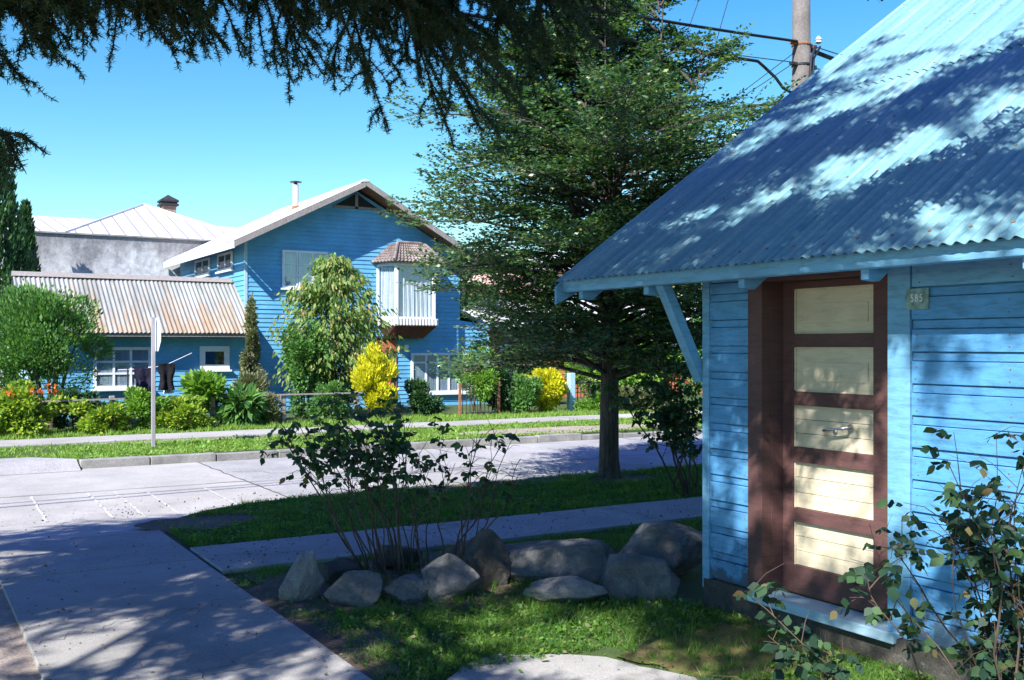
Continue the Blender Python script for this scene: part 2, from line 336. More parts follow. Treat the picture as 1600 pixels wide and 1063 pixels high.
# leaves -------------------------------------------------------------
def unit(a): return a / np.maximum(np.linalg.norm(a, axis=-1, keepdims=True), 1e-6)
def leaf_quads(P, D, size, aspect=.55, upbias=.8, jit=.25, fold=0.0):
    """diamond leaves at P pointing along D"""
    n = len(P); D = unit(D); s = size * (1 + jit * rng.standard_normal((n, 1))).clip(.4, 1.8)
    up = unit(rng.standard_normal((n, 3)) + np.array([0, 0, upbias * 2]))
    W = unit(np.cross(D, up)); Nn = np.cross(W, D)
    m = P + D * s * .45 + Nn * s * fold
    return np.stack([P, m + W * s * aspect / 2, P + D * s, m - W * s * aspect / 2], axis=1)
def leaf_hex(P, D, size, aspect=.7, upbias=.8, jit=.25):
    n = len(P); D = unit(D); s = size * (1 + jit * rng.standard_normal((n, 1))).clip(.4, 1.8)
    up = unit(rng.standard_normal((n, 3)) + np.array([0, 0, upbias * 2]))
    W = unit(np.cross(D, up)); Nn = np.cross(W, D); h = aspect * s / 2
    return np.stack([P, P + D * s * .2 + W * h * .75 - Nn * s * .03, P + D * s * .5 + W * h - Nn * s * .06, P + D * s + Nn * s * -.22,
                     P + D * s * .5 - W * h - Nn * s * .06, P + D * s * .2 - W * h * .75 - Nn * s * .03], axis=1)
def rand_dirs(n): return unit(rng.standard_normal((n, 3)))
def in_lumps(n, c, r, nl=12, lump=.45, shell=.6, flat=1.0):
    """points and outward directions in a set of clumps that fill an ellipsoid"""
    c = np.array(c, float); r = np.array(r, float)
    lc = rand_dirs(nl) * (rng.random((nl, 1)) ** .4) * (1 - lump * .55)
    lr = lump * (0.7 + .6 * rng.random((nl, 1)))
    k = rng.integers(0, nl, n)
    d = rand_dirs(n); rad = shell + (1 - shell) * rng.random((n, 1)); rad *= 1 + .12 * rng.standard_normal((n, 1))
    q = lc[k] + d * lr[k] * rad * np.array([1, 1, flat])
    return c + q * r, d
def bush(name, label, cat, c, r, n, size, mat, nl=12, lump=.45, aspect=.55, droop=0., upb=.6, group=None, stems=5, parts=('foliage', 'stem'), stemmat='twig', base=None, shell=.55, hexa=False, stemr=.02, outw=.6):
    bx = base or (c[0], c[1])
    t = thing(name, label, cat, (bx[0], bx[1], 0), group)
    P, d = in_lumps(n, c, r, nl, lump, shell)
    P[:, 2] = np.maximum(P[:, 2], .03)
    out = unit(P - np.array(c))
    D = d * .5 + out * outw + rand_dirs(n) * .6 + np.array([0, 0, -droop])
    fn = leaf_hex if hexa else leaf_quads
    npobj(parts[0], fn(P, D, size, aspect, upb), 6 if hexa else 4, mat, t)
    mb = MB()
    for i in range(stems):
        a = 2 * math.pi * i / stems + random.random(); k = .15 + .45 * random.random()
        e = Vector((c[0] + math.cos(a) * r[0] * k, c[1] + math.sin(a) * r[1] * k, c[2] + r[2] * (.1 + .5 * random.random())))
        b = Vector((bx[0] + math.cos(a) * .06, bx[1] + math.sin(a) * .06, 0))
        mid = b.lerp(e, .5) + Vector((random.uniform(-.08, .08), random.uniform(-.08, .08), .05))
        mb.tube([b, mid, e], [stemr, stemr * .7, stemr * .3], 5)
    obj(parts[1], mb, stemmat, t)
    return t

# ------------------------------------------------------------------ ground, road, pavements
def sheet(pts, z): return MB().add([(x, y, z) for x, y in pts], [tuple(range(len(pts)))])
struct('ground', MB().add([(-400, -400, -.16), (400, -400, -.16), (400, 400, -.16), (-400, 400, -.16)], [(0, 1, 2, 3)]), 'turf')
# near block (level 0) with a rounded corner by the crossing
arc = [(2.1 + 1.9 * (1 - math.cos(t)), 9.6 + 1.45 * math.sin(t)) for t in [R(a) for a in range(0, 91, 10)]]
near = [(-30, -30), (60, -30), (60, 11.05)] + arc[::-1] + [(.62, 9.6), (.62, 11.0), (-30, 11.0)]
blk = MB().prism([(x, y, -.16) for x, y in near], (0, 0, .16))
struct('near_ground', blk, 'turf')
struct('near_kerb', MB().box(4.0, 60, 11.052, 11.18, -.15, .005), 'kerb', bevel=.01)
struct('road', MB().box(-60, 4.0, 9.0, 16.2, -.155, -.12), 'road')
struct('old_road', MB().box(4.008, 80, 9.0, 16.2, -.155, -.124), 'roadold')
# ramp of the walk down to the road
struct('walk_ramp', MB().add([(.62, 9.604, .001), (2.1, 9.604, .001), (3.4, 11.3, -.115), (.62, 11.3, -.115)], [(0, 1, 2, 3)]), 'road')
def slabs(x0, x1, y0, y1, nx, ny, g=.012, z0=-.01, z1=.03):
    mb = MB()
    for i in range(nx):
        for j in range(ny):
            a = x0 + (x1 - x0) * i / nx; b = x0 + (x1 - x0) * (i + 1) / nx; c = y0 + (y1 - y0) * j / ny; d = y0 + (y1 - y0) * (j + 1) / ny
            dz = random.uniform(-.004, .004)
            mb.box(a + g / 2, b - g / 2, c + g / 2, d - g / 2, z0, z1 + dz)
    return mb
wk = slabs(.62, 2.04, -2, 9.6, 1, 8)
struct('walk', wk, 'concrete', bevel=.006)
struct('side_pavement', slabs(2.06, 30, 7.62, 8.62, 14, 1), 'concrete', bevel=.006)
struct('walk_bed', MB().box(.64, 2.05, -2, 9.59, -.02, .012), 'crack')
struct('side_pavement_bed', MB().box(2.06, 30, 7.63, 8.61, -.02, .011), 'crack')
struct('left_dirt', MB().add([(-14, -3, .004), (.635, -3, .004), (.635, 11, .004), (-14, 11, .004)], [(0, 1, 2, 3)]), 'gravel')
def blob(cx, cy, rx, ry, z, seed, n=40, amp=.25):
    pts = []
    for i in range(n):
        a = 2 * math.pi * i / n
        k = 1 + amp * mn.noise(Vector((math.cos(a) * 1.6 + seed, math.sin(a) * 1.6, seed * .7))) * 2 + amp * .4 * mn.noise(Vector((math.cos(a) * 6, math.sin(a) * 6 + seed, 0)))
        pts.append((cx + rx * k * math.cos(a), cy + ry * k * math.sin(a)))
    return pts
struct('soil_bed', sheet(blob(3.1, 6.7, 1.25, .86, .0, 2), .006), 'soil')
struct('soil_edge', sheet(blob(2.2, 5.9, .28, 1.1, .0, 5), .009), 'soil')
struct('concrete_pad', MB().prism([(max(2.06, x), y, -.02) for x, y in blob(2.72, 3.7, .78, .98, 0, 12, 60, .12)], (0, 0, .035)), 'concrete')
struct('moss_patch', sheet(blob(4.0, 4.25, .72, .52, 0, 9), .012), 'moss')
struct('verge_soil', sheet(blob(2.62, 9.95, .62, .42, 0, 4), .007), 'soil')
struct('verge_soil', sheet(blob(6.3, 10.78, 1.1, .22, 0, 6), .008), 'soil')
struct('verge_soil', sheet(blob(7.9, 10.45, .55, .3, 0, 8), .009), 'soil')
# joints and faded crossing lines on the road
jt = MB()
def wavy(x0, y0, x1, y1, wd, z, n=24, amp=.03):
    mb = MB(); vs = []; d = Vector((x1 - x0, y1 - y0)).normalized(); p = Vector((-d.y, d.x))
    for i in range(n + 1):
        t = i / n; o = mn.noise(Vector((x0 + t * 9, y0, i * .7))) * amp; q = Vector((x0 + (x1 - x0) * t, y0 + (y1 - y0) * t)) + p * o
        ww = wd * (.6 + .8 * abs(mn.noise(Vector((i * .9, x0, y0)))))
        vs += [(q.x + p.x * ww / 2, q.y + p.y * ww / 2, z), (q.x - p.x * ww / 2, q.y - p.y * ww / 2, z)]
    return mb.add(vs, [(2 * i, 2 * i + 1, 2 * i + 3, 2 * i + 2) for i in range(n)])
for a in [(4.0, 9.1, 4.0, 16.2), (0.1, 9.1, .1, 16.2), (8.1, 9.1, 8.1, 16.2), (12.2, 9.1, 12.2, 16.2), (-8, 13.6, 4, 13.6), (4, 13.5, 22, 13.5), (16.4, 9.1, 16.4, 16.2)]:
    q = wavy(*a, .025, -.114, 40, .05); jt.add(q.v, q.f)
q = wavy(4.1, 14.7, 7.9, 12.2, .02, -.1138, 30, .3); jt.add(q.v, q.f)
q = wavy(8.3, 12.6, 12.0, 14.9, .018, -.1136, 30, .3); jt.add(q.v, q.f)
struct('road_joints', jt, 'crack')
wc = MB()
for a in [(.65, 6.3, 2.0, 6.75), (1.2, 8.3, 2.03, 8.9), (.7, 4.7, 1.5, 5.4), (2.1, 8.2, 3.4, 7.7), (6.1, 7.65, 6.6, 8.6)]:
    q = wavy(*a, .007, .0352, 30, .12); wc.add(q.v, q.f)
struct('walk_cracks', wc, 'crack')
ln = MB()
for x, a, b in [(1.32, 11.5, 13.5), (1.95, 11.4, 13.5), (2.25, 11.3, 13.4), (2.6, 11.2, 13.3), (3.3, 11.2, 13.2)]:
    q = wavy(x, a, x + .05, b, .035, -.112, 20, .02); ln.add(q.v, q.f)
struct('crossing_lines', ln, 'faded')
# far side
struct('far_ground', MB().box(-60, 80, 16.38, 60, -.158, 0), 'turf')
fk = MB(); x = 2.3
while x < 40:
    L_ = 1.0
    dz = random.uniform(-.012, .012)
    if not (10.6 < x < 14.6): fk.box(x + .008, x + L_ - .008, 16.2 + random.uniform(-.008, .008), 16.37, -.15, .004 + dz)
    else: fk.box(x + .008, x + L_ - .008, 16.22, 16.37, -.15, -.04 + dz)
    x += L_
struct('far_kerb', fk, 'kerb', bevel=.012)
struct('gravel_apron', MB().add([(-20, 15.95, -.116), (2.28, 15.95, -.116), (2.28, 16.42, .012), (-20, 16.42, .012), (1.7, 17.0, .014), (-20, 17.2, .014)], [(0, 1, 2, 3), (3, 2, 4, 5)]), 'roadold')
struct('far_pavement', slabs(-14, 46, 19.0, 20.2, 40, 1, .01, -.01, .02), 'road')
struct('dirt_patch', sheet(blob(12.0, 17.2, 3.0, .72, 0, 3, 60), .006), 'gravel')
struct('dirt_strip', sheet(blob(5.6, 18.65, 3.0, .22, 0, 7, 60), .008), 'gravel')

# grass -------------------------------------------------------------
def grass(name, label, n, region, hgt, wid, mat, lean=.5, dens=None):
    x0, x1, y0, y1 = region
    P = np.stack([rng.uniform(x0, x1, n), rng.uniform(y0, y1, n)], 1)
    if dens is not None: P = P[rng.random(len(P)) < dens(P[:, 0], P[:, 1])]
    n = len(P)
    # tufty height
    tuft = .6 + .5 * np.sin(P[:, 0] * 7.3 + 1.3 * np.sin(P[:, 1] * 5)) * np.sin(P[:, 1] * 8.1 + np.sin(P[:, 0] * 3.7)) + .3 * rng.random(n)
    h = hgt * np.clip(tuft, .25, 1.5) * rng.uniform(.6, 1.3, n)
    a = rng.uniform(0, 2 * np.pi, n); wv = wid * rng.uniform(.7, 1.4, n)
    B0 = np.stack([P[:, 0] - np.cos(a) * wv, P[:, 1] - np.sin(a) * wv, np.zeros(n)], 1)
    B1 = np.stack([P[:, 0] + np.cos(a) * wv, P[:, 1] + np.sin(a) * wv, np.zeros(n)], 1)
    l = rng.standard_normal((n, 2)) * h[:, None] * lean
    T = np.stack([P[:, 0] + l[:, 0], P[:, 1] + l[:, 1], h], 1)
    o = npobj(name, np.stack([B0, B1, T], 1), 3, mat)
    return tag(o, label, 'grass', kind='stuff')
def npnoise(x, y, s): return .5 + .25 * np.sin(x * s + 2 * np.sin(y * s * .7)) + .25 * np.sin(y * s * 1.3 + 1.7 * np.sin(x * s * .9 + 1))
def dlawn(x, y):
    d = np.clip(npnoise(x, y, 3.1) * 1.1 + .25, .15, 1)
    d = d * np.clip((x - 2.15 + .35 * npnoise(x, y, 5)) / .35, 0, 1)
    soil = ((x - 3.1) / 1.2) ** 2 + ((y - 6.75) / .75) ** 2 < 1
    d = np.where(soil, .04, d)
    d = np.where((x < 3.45) & (y < 4.65) & (y > 2.4), .01, d)
    moss = ((x - 4.0) / .62) ** 2 + ((y - 4.25) / .45) ** 2 < 1
    return np.where(moss, .07, d)
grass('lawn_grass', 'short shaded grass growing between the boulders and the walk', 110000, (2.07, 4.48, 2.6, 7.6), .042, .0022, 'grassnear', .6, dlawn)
grass('pavement_edge_grass', 'green grass strip between the boulders and side pavement', 30000, (4.0, 9.5, 6.4, 7.6), .045, .003, 'grassnear', .5)
def dverge(x, y):
    ok = np.ones_like(x); m = (x < 4.0); a = np.clip((4.0 - x) / 1.9, 0, 1)
    lim = 9.6 + 1.45 * np.sqrt(np.clip(1 - a ** 2, 0, 1)) - .08
    ok = np.where(m & (y > lim), 0, ok)
    ok = np.where((x > 5.3) & (x < 7.3) & (y > 10.6), .15, ok)
    ok = np.where(((x - 2.55) / .5) ** 2 + ((y - 9.95) / .34) ** 2 < 1, .12, ok); ok = np.where(((x - 7.9) / .5) ** 2 + ((y - 10.45) / .25) ** 2 < 1, .1, ok)
    return ok * np.clip(npnoise(x, y, 2.3) + .35, .2, 1)
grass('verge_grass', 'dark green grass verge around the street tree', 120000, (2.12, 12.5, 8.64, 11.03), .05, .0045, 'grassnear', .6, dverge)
def dfar(x, y):
    d = np.clip(npnoise(x, y, 1.6) + .25, 0, 1)
    d = np.where(((x - 12.0) / 2.9) ** 2 + ((y - 17.2) / .65) ** 2 < 1, .03, d)
    d = np.where((x < 2.3 - .6 * np.clip(y - 16.4, 0, 1)) & (y < 17.05 + .15 * np.sin(x * 5)), .02, d)
    return np.where((y > 18.45) & (x < 8.6), d * .25, d)
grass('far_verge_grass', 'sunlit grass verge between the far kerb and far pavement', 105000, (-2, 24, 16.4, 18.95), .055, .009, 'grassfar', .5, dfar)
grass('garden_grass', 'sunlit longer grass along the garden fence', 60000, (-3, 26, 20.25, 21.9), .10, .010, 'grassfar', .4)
# broad weed leaves in lawn and verge
def weeds(name, label, n, region, size, mat, dens=None):
    x0, x1, y0, y1 = region
    P = np.stack([rng.uniform(x0, x1, n), rng.uniform(y0, y1, n), rng.uniform(.005, .035, n)], 1)
    if dens is not None: P = P[rng.random(n) < dens(P[:, 0], P[:, 1])]
    lit_ = 'litter' in name
    if lit_: P[:, 2] = .036 if name != 'road_litter' else .006
    D = rand_dirs(len(P)) * np.array([1, 1, .3]) + np.array([0, 0, .12 if lit_ else .25])
    return tag(npobj(name, leaf_quads(P, D, size, .6, 1.2), 4, mat), label, 'weeds', kind='stuff')
def tufts(name, label, n, region, hgt, mat, dens):
    x0, x1, y0, y1 = region; c = np.stack([rng.uniform(x0, x1, n), rng.uniform(y0, y1, n)], 1); c = c[rng.random(n) < dens(c[:, 0], c[:, 1])]
    P = np.repeat(c, 26, 0) + rng.standard_normal((len(c) * 26, 2)) * .014; k = len(P); h = hgt * np.repeat(rng.uniform(.5, 1.3, len(c)), 26) * rng.uniform(.5, 1.1, k)
    a = rng.uniform(0, 6.283, k); w_ = .0022; l = rng.standard_normal((k, 2)) * h[:, None] * .5; z = np.zeros(k)
    V = np.stack([np.stack([P[:, 0] - np.cos(a) * w_, P[:, 1] - np.sin(a) * w_, z], 1), np.stack([P[:, 0] + np.cos(a) * w_, P[:, 1] + np.sin(a) * w_, z], 1), np.stack([P[:, 0] + l[:, 0], P[:, 1] + l[:, 1], h], 1)], 1)
    return tag(npobj(name, V, 3, mat), label, 'grass', kind='stuff')
tufts('grass_tufts', 'taller grass tufts in the lawn and around the boulders', 700, (2.2, 4.46, 3.2, 7.3), .085, 'grassnear', lambda x, y: np.where((x < 3.45) & (y < 4.65), 0, np.where(x < 2.5, .4, .9)))
tufts('grass_tufts', 'taller grass tufts in the shaded verge', 500, (2.6, 11, 8.66, 11.0), .10, 'grassnear', dverge)
weeds('lawn_plantain', 'broad bright weed leaves in the near lawn', 1100, (2.5, 4.4, 4.4, 5.6), .042, 'midgreen', lambda x, y: npnoise(x, y, 6) ** 3 * dlawn(x, y))
weeds('lawn_clover', 'low clover leaves scattered through the near lawn', 26000, (2.1, 4.48, 2.6, 7.4), .026, 'grassnear', dlawn)
weeds('verge_clover', 'low clover and weeds scattered through the shaded verge', 16000, (2.12, 10, 8.64, 11.0), .03, 'grassnear', dverge)
weeds('far_weeds', 'low sunlit weeds scattered through the far verge', 9000, (2.3, 20, 16.4, 18.9), .06, 'limegreen', dfar)
weeds('fallen_leaves', 'dry brown leaves fallen on the soil bed and lawn', 420, (2.1, 4.4, 4.6, 7.2), .035, 'olive')

def dwalk(x, y): return np.where(np.minimum(abs(x - .62), abs(x - 2.05)) < .1, 1, .25)
weeds('walk_litter', 'dry needles and crumbs of leaf scattered on the walk', 1500, (.6, 2.1, 3.5, 11), .020, 'litter', dwalk)
weeds('pavement_litter', 'dry crumbs of leaf scattered on the side pavement', 700, (2.1, 9, 7.6, 8.65), .022, 'litter')
weeds('road_litter', 'dry leaves gathered along the road edge', 350, (1.0, 14, 10.6, 11.6), .03, 'litter')
# ------------------------------------------------------------------ corrugated sheets
def corrugated(o, u, v, lu, lv, pitch, amp, per=8, rows=2, thick=0.004, wav=0.0, phase=0):
    """o origin, u direction across the waves, v direction down/up the slope"""
    o, u, v = Vector(o), Vector(u).normalized(), Vector(v).normalized(); n = u.cross(v).normalized()
    if n.z < 0: n = -n
    nu = int(lu / pitch * per); mb = MB(); vs = []
    for j in range(rows + 1):
        for i in range(nu + 1):
            a = i * pitch / per; s = lv * j / rows
            h = amp * math.sin(2 * math.pi * a / pitch + phase) + (wav * mn.noise(Vector((a * .8, s * .8, 3))) if wav else 0)
            vs.append(o + u * a + v * s + n * h)
    k = nu + 1; fs = [(j * k + i, j * k + i + 1, (j + 1) * k + i + 1, (j + 1) * k + i) for j in range(rows) for i in range(nu)]
    b = len(vs); vs += [p - n * thick for p in vs]
    fs += [tuple(b + q for q in f[::-1]) for f in list(fs)]
    fs += [(i, b + i, b + i + 1, i + 1) for i in range(nu)]
    t0 = rows * k; fs += [(t0 + i, t0 + i + 1, b + t0 + i + 1, b + t0 + i) for i in range(nu)]
    return mb.add(vs, fs)

# ------------------------------------------------------------------ the near blue shed
X0, XE, YE = 4.55, 4.2, 6.3
SL = .70; roofz = lambda x: 2.185 + SL * (x - XE)
shed = thing('blue_shed', 'near blue clapboard shed with a steep turquoise corrugated roof and brown door', 'shed', (X0, 5.09, 0))
def drop_siding(mb, y0, y1, x, z0, z1, course=.166, depth=.016):
    z = z0
    while z < z1 - .02:
        t = min(z + course, z1)
        w_ = random.uniform(-.002, .002)
        zb = z + .004
        # flat board face, with a rebated narrow band above it
        zc = min(z + course * .73, t)
        mb.box(x - .020 + w_, x + .01, y0, y1, zb, zc - .002)
        if t > zc + .004: mb.box(x - .009 + w_, x + .01, y0 + .0, y1, zc + .002, t)
        z = t
    return mb
sd = MB()
drop_siding(sd, 4.70, 5.05, X0, .20, 2.10); drop_siding(sd, -1.4, 3.505, X0, .17, 2.0)
sd.box(X0 + .012, X0 + .06, 4.69, 5.04, .1, 2.34); sd.box(X0 + .012, X0 + .06, -1.4, 3.52, .1, 2.34)
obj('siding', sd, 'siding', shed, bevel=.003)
gb = MB(); gb.prism([(X0 + .05, 5.06, .1), (13.0, 5.06, .1), (13.0, 5.06, 2.3), (8.9, 5.06, roofz(8.9) - .12), (X0 + .05, 5.06, roofz(X0 + .05) - .1)], (0, .05, 0))
obj('gable_wall', gb, 'siding', shed)
obj('back_wall', MB().box(12.9, 12.95, -1.4, 5.05, .1, 2.6), 'siding', shed)
tb = MB(); tb.box(X0 - .03, X0 + .05, 5.05, 5.112, .12, 2.28)            # corner board
tb.box(X0 - .022, X0 + .05, 3.515, 3.655, .16, 2.26)                     # board beside the door
tb.box(X0 - .012, X0 + .03, -1.4, 3.51, 2.004, 2.16)                     # frieze
tb.box(X0 - .012, X0 + .03, 4.70, 5.045, 2.104, 2.26)
obj('trim_board', tb, 'trim_blue', shed, bevel=.003)
obj('plinth', MB().box(X0 - .045, X0 + .06, -1.4, 3.62, -.05, .155).box(X0 - .035, X0 + .06, 4.6, 5.10, -.05, .185).box(X0 - .02, X0 + .1, 3.62, 4.6, -.05, .12), 'rockdark', shed, bevel=.012)
obj('sill', MB().box(X0 - .07, X0 + .14, 3.58, 4.66, .128, .186), 'wall_pale', shed, bevel=.006)
dr = obj('door_frame', MB().box(X0 - .028, X0 + .05, 4.575, 4.695, .19, 2.28).box(X0 + .052, X0 + .16, 4.575, 4.64, .19, 2.28)
         .box(X0 + .05, X0 + .2, 3.60, 3.66, .19, 2.28).box(X0 - .02, X0 + .2, 3.662, 4.572, 2.09, 2.28), 'brown', shed, bevel=.003)
XD = 4.70
dmb = MB()
pz = [(.36, .625), (.71, .99), (1.08, 1.335), (1.42, 1.69), (1.77, 2.045)]
ya, yb, yl, yr = 3.89, 4.49, 3.665, 4.574
dmb.box(XD, XD + .045, yb, yr, .19, 2.088); dmb.box(XD, XD + .045, yl, ya, .19, 2.088)
zz = [.19] + [z for p in pz for z in p] + [2.088]
for i in range(0, len(zz), 2): dmb.box(XD + .0005, XD + .0445, ya + .0005, yb - .0005, zz[i], zz[i + 1])
door = obj('door', dmb, 'brown', shed, bevel=.002)
for i, (a, b) in enumerate(pz):
    p = MB(); g = .004
    xs = XD + .022
    if i >= 3:   # raised-and-fielded panels
        p.box(xs, xs + .015, ya, yb, a, b)
        p.box(xs - .006, xs - .0005, ya + .05, yb - .06, a + .065, a + .066 + (b - a) * .42)
        fr = [(ya, yb, b - .008, b), (ya, yb, a, a + .008), (yb - .01, yb, a, b), (ya, ya + .008, a, b)]
        for q in fr: p.box(xs - .012, xs - .001, q[0], q[1], q[2], q[3])
    else:        # boarded panels
        n = 3
        for k in range(n):
            p.box(xs, xs + .015, ya, yb, a + (b - a) * k / n + .0015, a + (b - a) * (k + 1) / n - .0015)
        p.box(xs - .012, xs - .001, ya, yb, b - .008, b); p.box(xs - .012, xs - .001, yb - .008, yb, a, b - .009)
    obj('panel', p, 'cream', door, bevel=.0015)
hm = MB(); hy, hz = 4.06, 1.225
hm.lathe((XD + .02, hy, hz), [(.019, 0), (.022, -.008), (.018, -.018), (.010, -.024), (.009, -.05)], 16, 'x')
hm.tube([(XD - .03, hy, hz), (XD - .032, hy + .05, hz - .008), (XD - .034, hy + .12, hz - .018), (XD - .034, hy + .16, hz - .026)], [.009, .0085, .008, .009], 8)
hm.lathe((XD + .02, hy + .115, hz - .03), [(.014, 0), (.016, -.006), (.012, -.012)], 14, 'x')
obj('handle', hm, 'steel', door, smooth=True)
# roof
vup = Vector((1, 0, SL)).normalized(); L1 = 4.95; L2 = 2.2
rf = corrugated((XE - .045, YE, roofz(XE - .045) + .016), (0, -1, 0), vup, 7.9, 2.72, .072, .0095, 8, 8, .003, .008)
q = corrugated(Vector((XE - .045, YE - .008, roofz(XE - .045) + .024)) + vup * 2.6, (0, -1, 0), vup, 7.9, 3.55, .072, .0095, 8, 8, .003, .008)
rf.add(q.v, q.f)
obj('roof', rf, 'sheet', shed, smooth=False)
rx = XE - .045 + vup.x * 6.15; rz = roofz(XE - .045) + .02 + vup.z * 6.15
bk = corrugated((rx, YE, rz), (0, -1, 0), (1, 0, -SL), 7.9, 5.0, .072, .0095, 4, 1, .003)
obj('roof', bk, 'sheet', shed)
dk = MB(); dk.prism([(XE + .01, YE - .03, roofz(XE + .01) - .022), (rx, YE - .03, rz - .035), (rx, YE - .03, rz - .06), (XE + .01, YE - .03, roofz(XE + .01) - .047)], (0, -7.8, 0))
obj('roof_deck', dk, 'trim_blue', shed)
nrm_ = Vector((-SL, 0, 1)).normalized(); sc_ = MB()
for r_ in (.12, .95, 1.8, 2.66, 3.6, 4.6):
    for i in range(1, 104, 3):
        y_ = YE - (i + .25) * .072 + random.uniform(-.003, .003); lift = .009 + (.011 if r_ > 2.6 else 0)
        p = Vector((XE - .045, y_, roofz(XE - .045) + .016)) + vup * (r_ + random.uniform(-.012, .012)) + nrm_ * lift
        q1 = [p + vup * .009 * math.cos(k * math.pi / 3) + Vector((0, 1, 0)) * .009 * math.sin(k * math.pi / 3) for k in range(6)]
        sc_.add(q1 + [v_ + nrm_ * .004 for v_ in q1], [tuple(range(6, 12))] + [(k, (k + 1) % 6, 6 + (k + 1) % 6, 6 + k) for k in range(6)])
so_ = obj('roof_screws', sc_, 'rust', shed); so_['kind'] = 'stuff'
nl_ = MB(); z_ = .17
while z_ < 2.0:
    for y_ in (4.73, 5.02, 3.47, 2.95, 2.35, 1.75):
        for dz in (.03, .09):
            zz_, yy_ = z_ + (.03 if y_ > 4 else 0) + dz, y_ + random.uniform(-.012, .012); nl_.box(X0 - .0225, X0 - .018, yy_ - .003, yy_ + .003, zz_ - .003, zz_ + .003)
    z_ += .166
no_ = obj('nail_heads', nl_, 'rust', shed); no_['kind'] = 'stuff'
fa = MB(); fa.prism([(XE, YE - .02, roofz(XE) - .012), (XE + .024, YE - .02, roofz(XE) - .0), (XE + .024, YE - .02, 2.085), (XE, YE - .02, 2.092)], (0, -7.7, 0))
obj('fascia', fa, 'trim_blue', shed, bevel=.003)
bg_ = MB(); bg_.prism([(XE - .05, YE - .018, roofz(XE - .05) - .02), (rx, YE - .018, rz - .03), (rx, YE - .018, rz - .19), (XE + .12, YE - .018, roofz(XE + .12) - .185), (XE - .05, YE - .018, 2.0)], (0, .028, 0))
obj('bargeboard', bg_, 'trim_blue', shed, bevel=.003)
for y in [6.11, 5.36, 4.47, 3.58, 2.7, 1.8, .9, 0]:
    t_ = MB(); a = Vector((XE + .03, y, 2.085)); 
    t_.prism([(XE + .03, y, 2.035), (XE + .115, y, 2.028), (1.0 + X0, y, roofz(X0 + 1) - .19), (1.0 + X0, y, roofz(X0 + 1) - .09), (XE + .03, y, roofz(XE + .03) - .05)], (0, -.05, 0))
    obj('rafter', t_, 'trim_blue', shed, bevel=.003)
obj('knee_brace', MB().beam((XE + .045, 5.20, 2.13), (X0 - .0, 5.155, 1.47), .07, .075, (0, 1, 0)), 'trim_blue', shed, bevel=.004)
# number plate
npl = thing('number_plate', 'small pale enamel house number plate reading 585 beside the brown door', 'sign', (X0, 3.47, 1.88))
obj('plate', MB().box(X0 - .030, X0 - .024, 3.395, 3.535, 1.885, 1.995), pm('plate_enamel', [(.35, (.10, .16, .15)), (.5, (.22, .34, .31)), (.7, (.28, .42, .38))], 14, .5), npl, bevel=.004)
def text(name, s, size, loc, rot, mat, parent, depth=.003):
    cu = bpy.data.curves.new(name, 'FONT'); cu.body = s; cu.size = size; cu.extrude = depth; cu.align_x = 'CENTER'; cu.align_y = 'CENTER'
    cu.space_character = 1.25
    t = bpy.data.objects.new(name, cu); col.objects.link(t)
    dg = bpy.context.evaluated_depsgraph_get(); me = bpy.data.meshes.new_from_object(t.evaluated_get(dg))
    bpy.data.objects.remove(t); me.materials.append(M[mat])
    o = bpy.data.objects.new(name, me); o.parent = parent; o.location = Vector(loc) - wloc(parent); o.rotation_euler = rot; o.scale = (.72, 1, 1); col.objects.link(o); return o
text('numerals', '585', .058, (X0 - .034, 3.462, 1.943), (R(90), 0, R(-90)), 'white', npl)

# ------------------------------------------------------------------ boulders
def boulder(label, c, dims, mat, seed, rot=0, taper=.0, lean=.0):
    import bmesh
    bm = bmesh.new(); bmesh.ops.create_icosphere(bm, subdivisions=5, radius=1)
    rd = random.Random(seed); planes = []
    for _ in range(15):
        n = Vector((rd.gauss(0, 1), rd.gauss(0, 1), rd.gauss(0, .8))).normalized(); planes.append((n, rd.uniform(.60, .88)))
    for v in bm.verts:
        p = v.co.copy()
        for n, d in planes:
            k = p.dot(n)
            if k > d: p -= n * (k - d) * (.97)
        p *= 1 + .10 * mn.noise(v.co * 1.5 + Vector((seed, 0, 0))) + .05 * mn.noise(v.co * 5 + Vector((0, seed, 0))) + .012 * mn.noise(v.co * 14)
        v.co = p
    xs = [v.co for v in bm.verts]
    for ax in range(3):
        lo = min(v[ax] for v in xs); hi = max(v[ax] for v in xs)
        for v in bm.verts: v.co[ax] = ((v.co[ax] - lo) / (hi - lo) - (.5 if ax < 2 else .12)) * dims[ax]
    for v in bm.verts:
        f = (v.co.z / dims[2] + .12); v.co.x = v.co.x * (1 - taper * f) + lean * dims[0] * f; v.co.y *= 1 - taper * .6 * f
    me = bpy.data.meshes.new('boulder'); bm.to_mesh(me); bm.free(); me.materials.append(M[mat])
    o = bpy.data.objects.new('boulder', me); o.location = (c[0], c[1], -.01); o.rotation_euler = (0, 0, rot)
    finish(o, smooth=True); return tag(o, label, 'boulder', 'boulders ringed around the shrub bed')
RV = -R(30.96)   # the ring is laid roughly across this direction
